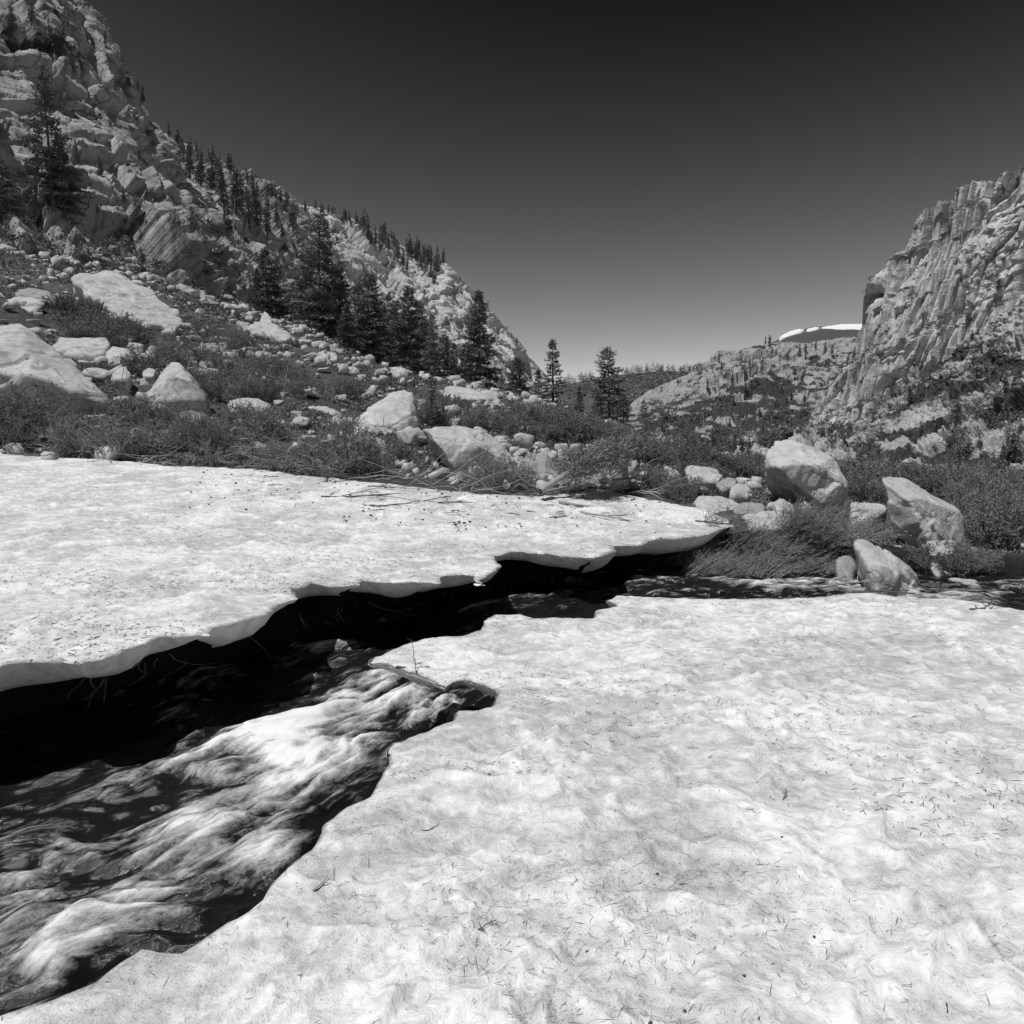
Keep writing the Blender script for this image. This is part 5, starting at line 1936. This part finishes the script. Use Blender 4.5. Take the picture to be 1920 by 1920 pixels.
lay(1600, 1105, 'R', stick(13, .5, .014, 12, DK), .2, 'dark bushy sprig beside the pale driftwood', 'branch')
lay(1470, 1115, 'R', stick(14, .4, .008, 8, DK), .3, 'small dark twig left of the pale driftwood', 'branch')
lay(1820, 1143, 'R', stick(15, .45, .008, 8, DK), .1, 'dark twig on the snow toward the right edge', 'branch')
lay(590, 1672, 'R', stick(16, .09, .004, 2, 'dead'), .7, 'curved bit of bark on snow near the water', 'twig')
lay(525, 1725, 'R', stick(17, .06, .0016, 5, DK), 1.2, 'small forked twig on snow above the curved bark', 'twig')
lay(898, 1745, 'R', stick(18, .07, .0022, 12, DK), .4, 'little dark needle cluster on the lower middle snow', 'twig')
lay(1420, 1910, 'R', stick(19, .05, .003, 16, DK), .9, 'needle tuft at the bottom edge of the snow', 'twig')
lay(1780, 1900, 'R', stick(20, .07, .0022, 14, DK), .7, 'dark lichen sprig at the lower right snow', 'twig')
lay(1100, 1790, 'R', stick(21, .06, .003, 10, DK), .2, 'small fan of needles on the snow at the bottom middle', 'twig')
lay(790, 1555, 'R', stick(22, .08, .002, 5, DK), .2, 'thin crooked twig on snow right of the water bend', 'twig')
lay(1290, 1400, 'R', stick(23, .12, .002, 3, DK), -.3, 'slender twig alone on the middle of the right snow', 'twig')
# twiggy scraps over the far snow
scraps = [stick(40 + k, .3, .007, 11, DK, .3) for k in range(4)]
rngs = np.random.default_rng(55)
n = 0
while n < 34:
    u = rngs.uniform(480, 1230)
    v = np.interp(u, [480, 560, 900, 1100, 1300], [884, 895, 927, 925, 955]) + rngs.random() ** 1.5 * 58
    q = SLS.at(u, v, 8)
    if q is None:
        continue
    s = rngs.uniform(.5, 1.5)
    o = link('fallen_branch', scraps[n % 4], loc=np.asarray(q), rz=rngs.uniform(0, 6.28), sc=(s, s, s))
    tag(o, 'dark scrap of needled twig strewn near the back of the far snow bank', 'branch', 'twig scraps on the far snow bank')
    n += 1
# stick against the small rock
p = P(228, 712, 20.3)
o = link('fallen_branch', stick(24, .55, .013, 2, 'dead'), loc=p + (0, 0, 0))
o.rotation_euler = (0, -1.25, .2)
tag(o, 'bleached stick propped on a small rock of the left slope', 'branch')

# bark flakes and cones: three shapes copied
rngc = np.random.default_rng(17)
flakes = [rock_mesh('bark_flake', auto_pts(1, .5, 1.1, rngc, 10), M['clod'], 2, 90 + k, 16, 2.)[0] for k in range(3)]


def flake(q, s, label, group):
    o = link('bark_flake', flakes[int(rngc.integers(3))], loc=np.asarray(q) + (0, 0, s * .15), rz=rngc.uniform(0, 6.28), sc=(s, s * .8, s * .8))
    tag(o, label, 'bark flake', group)


n = 0
while n < 190:
    u = rngc.uniform(350, 1250)
    v = np.interp(u, [350, 560, 900, 1100, 1300], [880, 895, 925, 915, 952]) + rngc.random() ** 1.7 * 75
    q = SLS.at(u, v, 8)
    if q is None:
        continue
    flake(q, rngc.uniform(.02, .075), 'dark bark flake or cone strewn on the left snow bank', 'bark flakes on the left snow bank')
    n += 1
for u, v, s in [(1714, 1504, .016), (1462, 1567, .016), (1340, 1565, .013), (1523, 1753, .018), (1397, 1832, .016), (1282, 1892, .018), (1580, 1520, .01), (1424, 1521, .010), (1672, 1548, .013), (1700, 1240, .02), (1420, 1462, .010), (1000, 1160, .03), (1218, 1920, .02), (920, 1450, .02), (1236, 1640, .016), (1500, 1130, .03)]:
    q = SRS.at(u, v, 14)
    if q is not None:
        flake(q, s, 'small dark cone scale sunk in the right snow', 'cone scales on the right snow')

# needles and dust: nobody could count them
def needles(SV, n, near, far, seed, wid, edgepow=1.0):
    rng = np.random.default_rng(seed)
    r = np.hypot(SV[:, 0], SV[:, 1])
    ok = np.nonzero((r > near) & (r < far) & (SV[:, 1] > .8) & (np.abs(SV[:, 0]) < SV[:, 1] * .9 + .3))[0]
    pat = fbm(np.c_[SV[ok, :2] * 1.4, r[ok] * 0], 4, seed)
    w = np.clip(pat + .15, .06, 1.0) ** 1.2
    i = rng.choice(ok, n, p=w / w.sum())
    b = SV[i] + (0, 0, .004) + np.c_[rng.normal(size=(n, 2)) * .004 * r[i][:, None], np.zeros(n)]
    a = rng.normal(size=n) * .7 + .35 + (rng.random(n) < .25) * 1.5
    d = np.c_[np.cos(a), np.sin(a), rng.uniform(-.02, .18, n)]
    L = rng.gamma(2.2, .010, n) + .008
    L = np.where(rng.random(n) < .75, L, L * .35)
    wv = np.c_[-np.sin(a), np.cos(a), a * 0] * (wid * rng.uniform(.5, 1.4, n))[:, None]
    bend = wv * rng.normal(size=n)[:, None] * 2
    up = np.array((0, 0, wid * .9))
    m = b + d * (L * .5)[:, None] + bend
    e = b + d * L[:, None]
    V = np.stack((b - wv * .5, b + wv * .5, b + up, m - wv, m + wv, m + up * 1.6, e, ), 1).reshape(-1, 3)
    k = np.arange(n)[:, None] * 7
    tri = np.array([(3, 4, 6), (4, 5, 6), (5, 3, 6)])
    quad = np.array([(0, 1, 4, 3), (1, 2, 5, 4), (2, 0, 3, 5)])
    return V, (k[:, :, None] + quad[None]).reshape(-1, 4), (k[:, :, None] + tri[None]).reshape(-1, 3)


V1, q1, t1 = needles(SRV, 2000, 1.3, 3.6, 301, .0007)
V2, q2, t2 = needles(SRV, 2600, 3.0, 8, 302, .0015)
V3, q3, t3 = needles(SLV, 3000, 3.5, 15, 303, .003)
V2b = V2
o2 = len(V1)
o3 = o2 + len(V2)
lit = link('needle_litter', mesh_np('needle_litter', np.vstack((V1, V2, V3)), [np.vstack((q1, q2 + o2, q3 + o3)), np.vstack((t1, t2 + o2, t3 + o3))], M['litter']))
kind(lit, 'stuff', 'fallen needles and bits of bark sprinkled over the snow', 'litter')

# roots and dead stems hanging from the bank under the snow
tb = Tubes()
for k in range(110):
    t_ = RNG.random()
    u = 150 + 900 * t_
    v = np.interp(u, [150, 300, 420, 560, 900, 1050], [1250, 1215, 1190, 1140, 1100, 1070]) + RNG.uniform(0, 40)
    x, y, dz = ray(u, v)
    Yw = np.interp(u, [150, 560, 1050], [5.6, 7.6, 9.9]) + RNG.uniform(-.2, .3)
    p = P(u, v, Yw)
    d = np.array((RNG.normal() * .5, -.35, -.5))
    pts = [p]
    for j in range(6):
        d = d + RNG.normal(size=3) * .22
        pts.append(pts[-1] + d * RNG.uniform(.04, .1))
    tb.add(pts, .006, .002, 3)
o = link('hanging_roots', tb.mesh('hanging_roots', M['twig']))
kind(o, 'stuff', 'pale roots and stems hanging from the dark bank under the snow', 'roots')

# ================================================================== light
SUN = np.array((-.30, -.24, .92))
SUN /= np.linalg.norm(SUN)
el, az = math.asin(SUN[2]), math.atan2(SUN[0], SUN[1])
sd = bpy.data.lights.new('sun', 'SUN')
sd.energy = 3.4
sd.angle = math.radians(.53)
so = bpy.data.objects.new('sun', sd)
COL.objects.link(so)
so.rotation_euler = Vector(SUN).to_track_quat('Z', 'Y').to_euler()
so.location = (-60, -60, 180)

w = bpy.data.worlds.new('World')
SC.world = w
w.use_nodes = True
nt_ = w.node_tree
nt_.nodes.clear()
sky = nt_.nodes.new('ShaderNodeTexSky')
sky.sky_type = 'NISHITA'
sky.sun_disc = False
sky.sun_elevation = el
sky.sun_rotation = az
sky.altitude = 2600
sky.air_density = 1.0
sky.dust_density = .6
sky.ozone_density = 1.0
sep = nt_.nodes.new('ShaderNodeSeparateColor')
nt_.links.new(sky.outputs[0], sep.inputs[0])
# black-and-white film behind a deep red filter: the red of the sky alone, steep contrast
def wm(op, a, b, clamp=False):
    nd = nt_.nodes.new('ShaderNodeMath')
    nd.operation = op
    nt_.links.new(a, nd.inputs[0])
    nd.inputs[1].default_value = b
    return nd.outputs[0]


x_ = wm('MULTIPLY', sep.outputs[0], .1)
x_ = wm('MAXIMUM', wm('SUBTRACT', x_, .0733), .0045)
x_ = wm('MULTIPLY', wm('POWER', x_, 1.2), 25.)
x_ = wm('MINIMUM', x_, 12.)
cb = nt_.nodes.new('ShaderNodeCombineColor')
for k in range(3):
    nt_.links.new(x_, cb.inputs[k])
bg = nt_.nodes.new('ShaderNodeBackground')
bg.inputs['Strength'].default_value = .1
ow = nt_.nodes.new('ShaderNodeOutputWorld')
nt_.links.new(cb.outputs[0], bg.inputs[0])
nt_.links.new(bg.outputs[0], ow.inputs[0])

cd_ = bpy.data.cameras.new('camera')
cd_.sensor_width = 36
cd_.lens = 36 * F / 1920
cd_.clip_start, cd_.clip_end = .05, 20000
co_ = bpy.data.objects.new('camera', cd_)
COL.objects.link(co_)
co_.location = (0, 0, CAMZ)
co_.rotation_euler = (math.pi / 2 - PITCH, 0, 0)
SC.camera = co_
SC.view_settings.view_transform = 'Standard'
SC.view_settings.look = 'None'
SC.view_settings.exposure = 0
SC.view_settings.gamma = 1
SC.view_settings.use_curve_mapping = False
SC.cycles.max_bounces = 6
SC.cycles.diffuse_bounces = 4
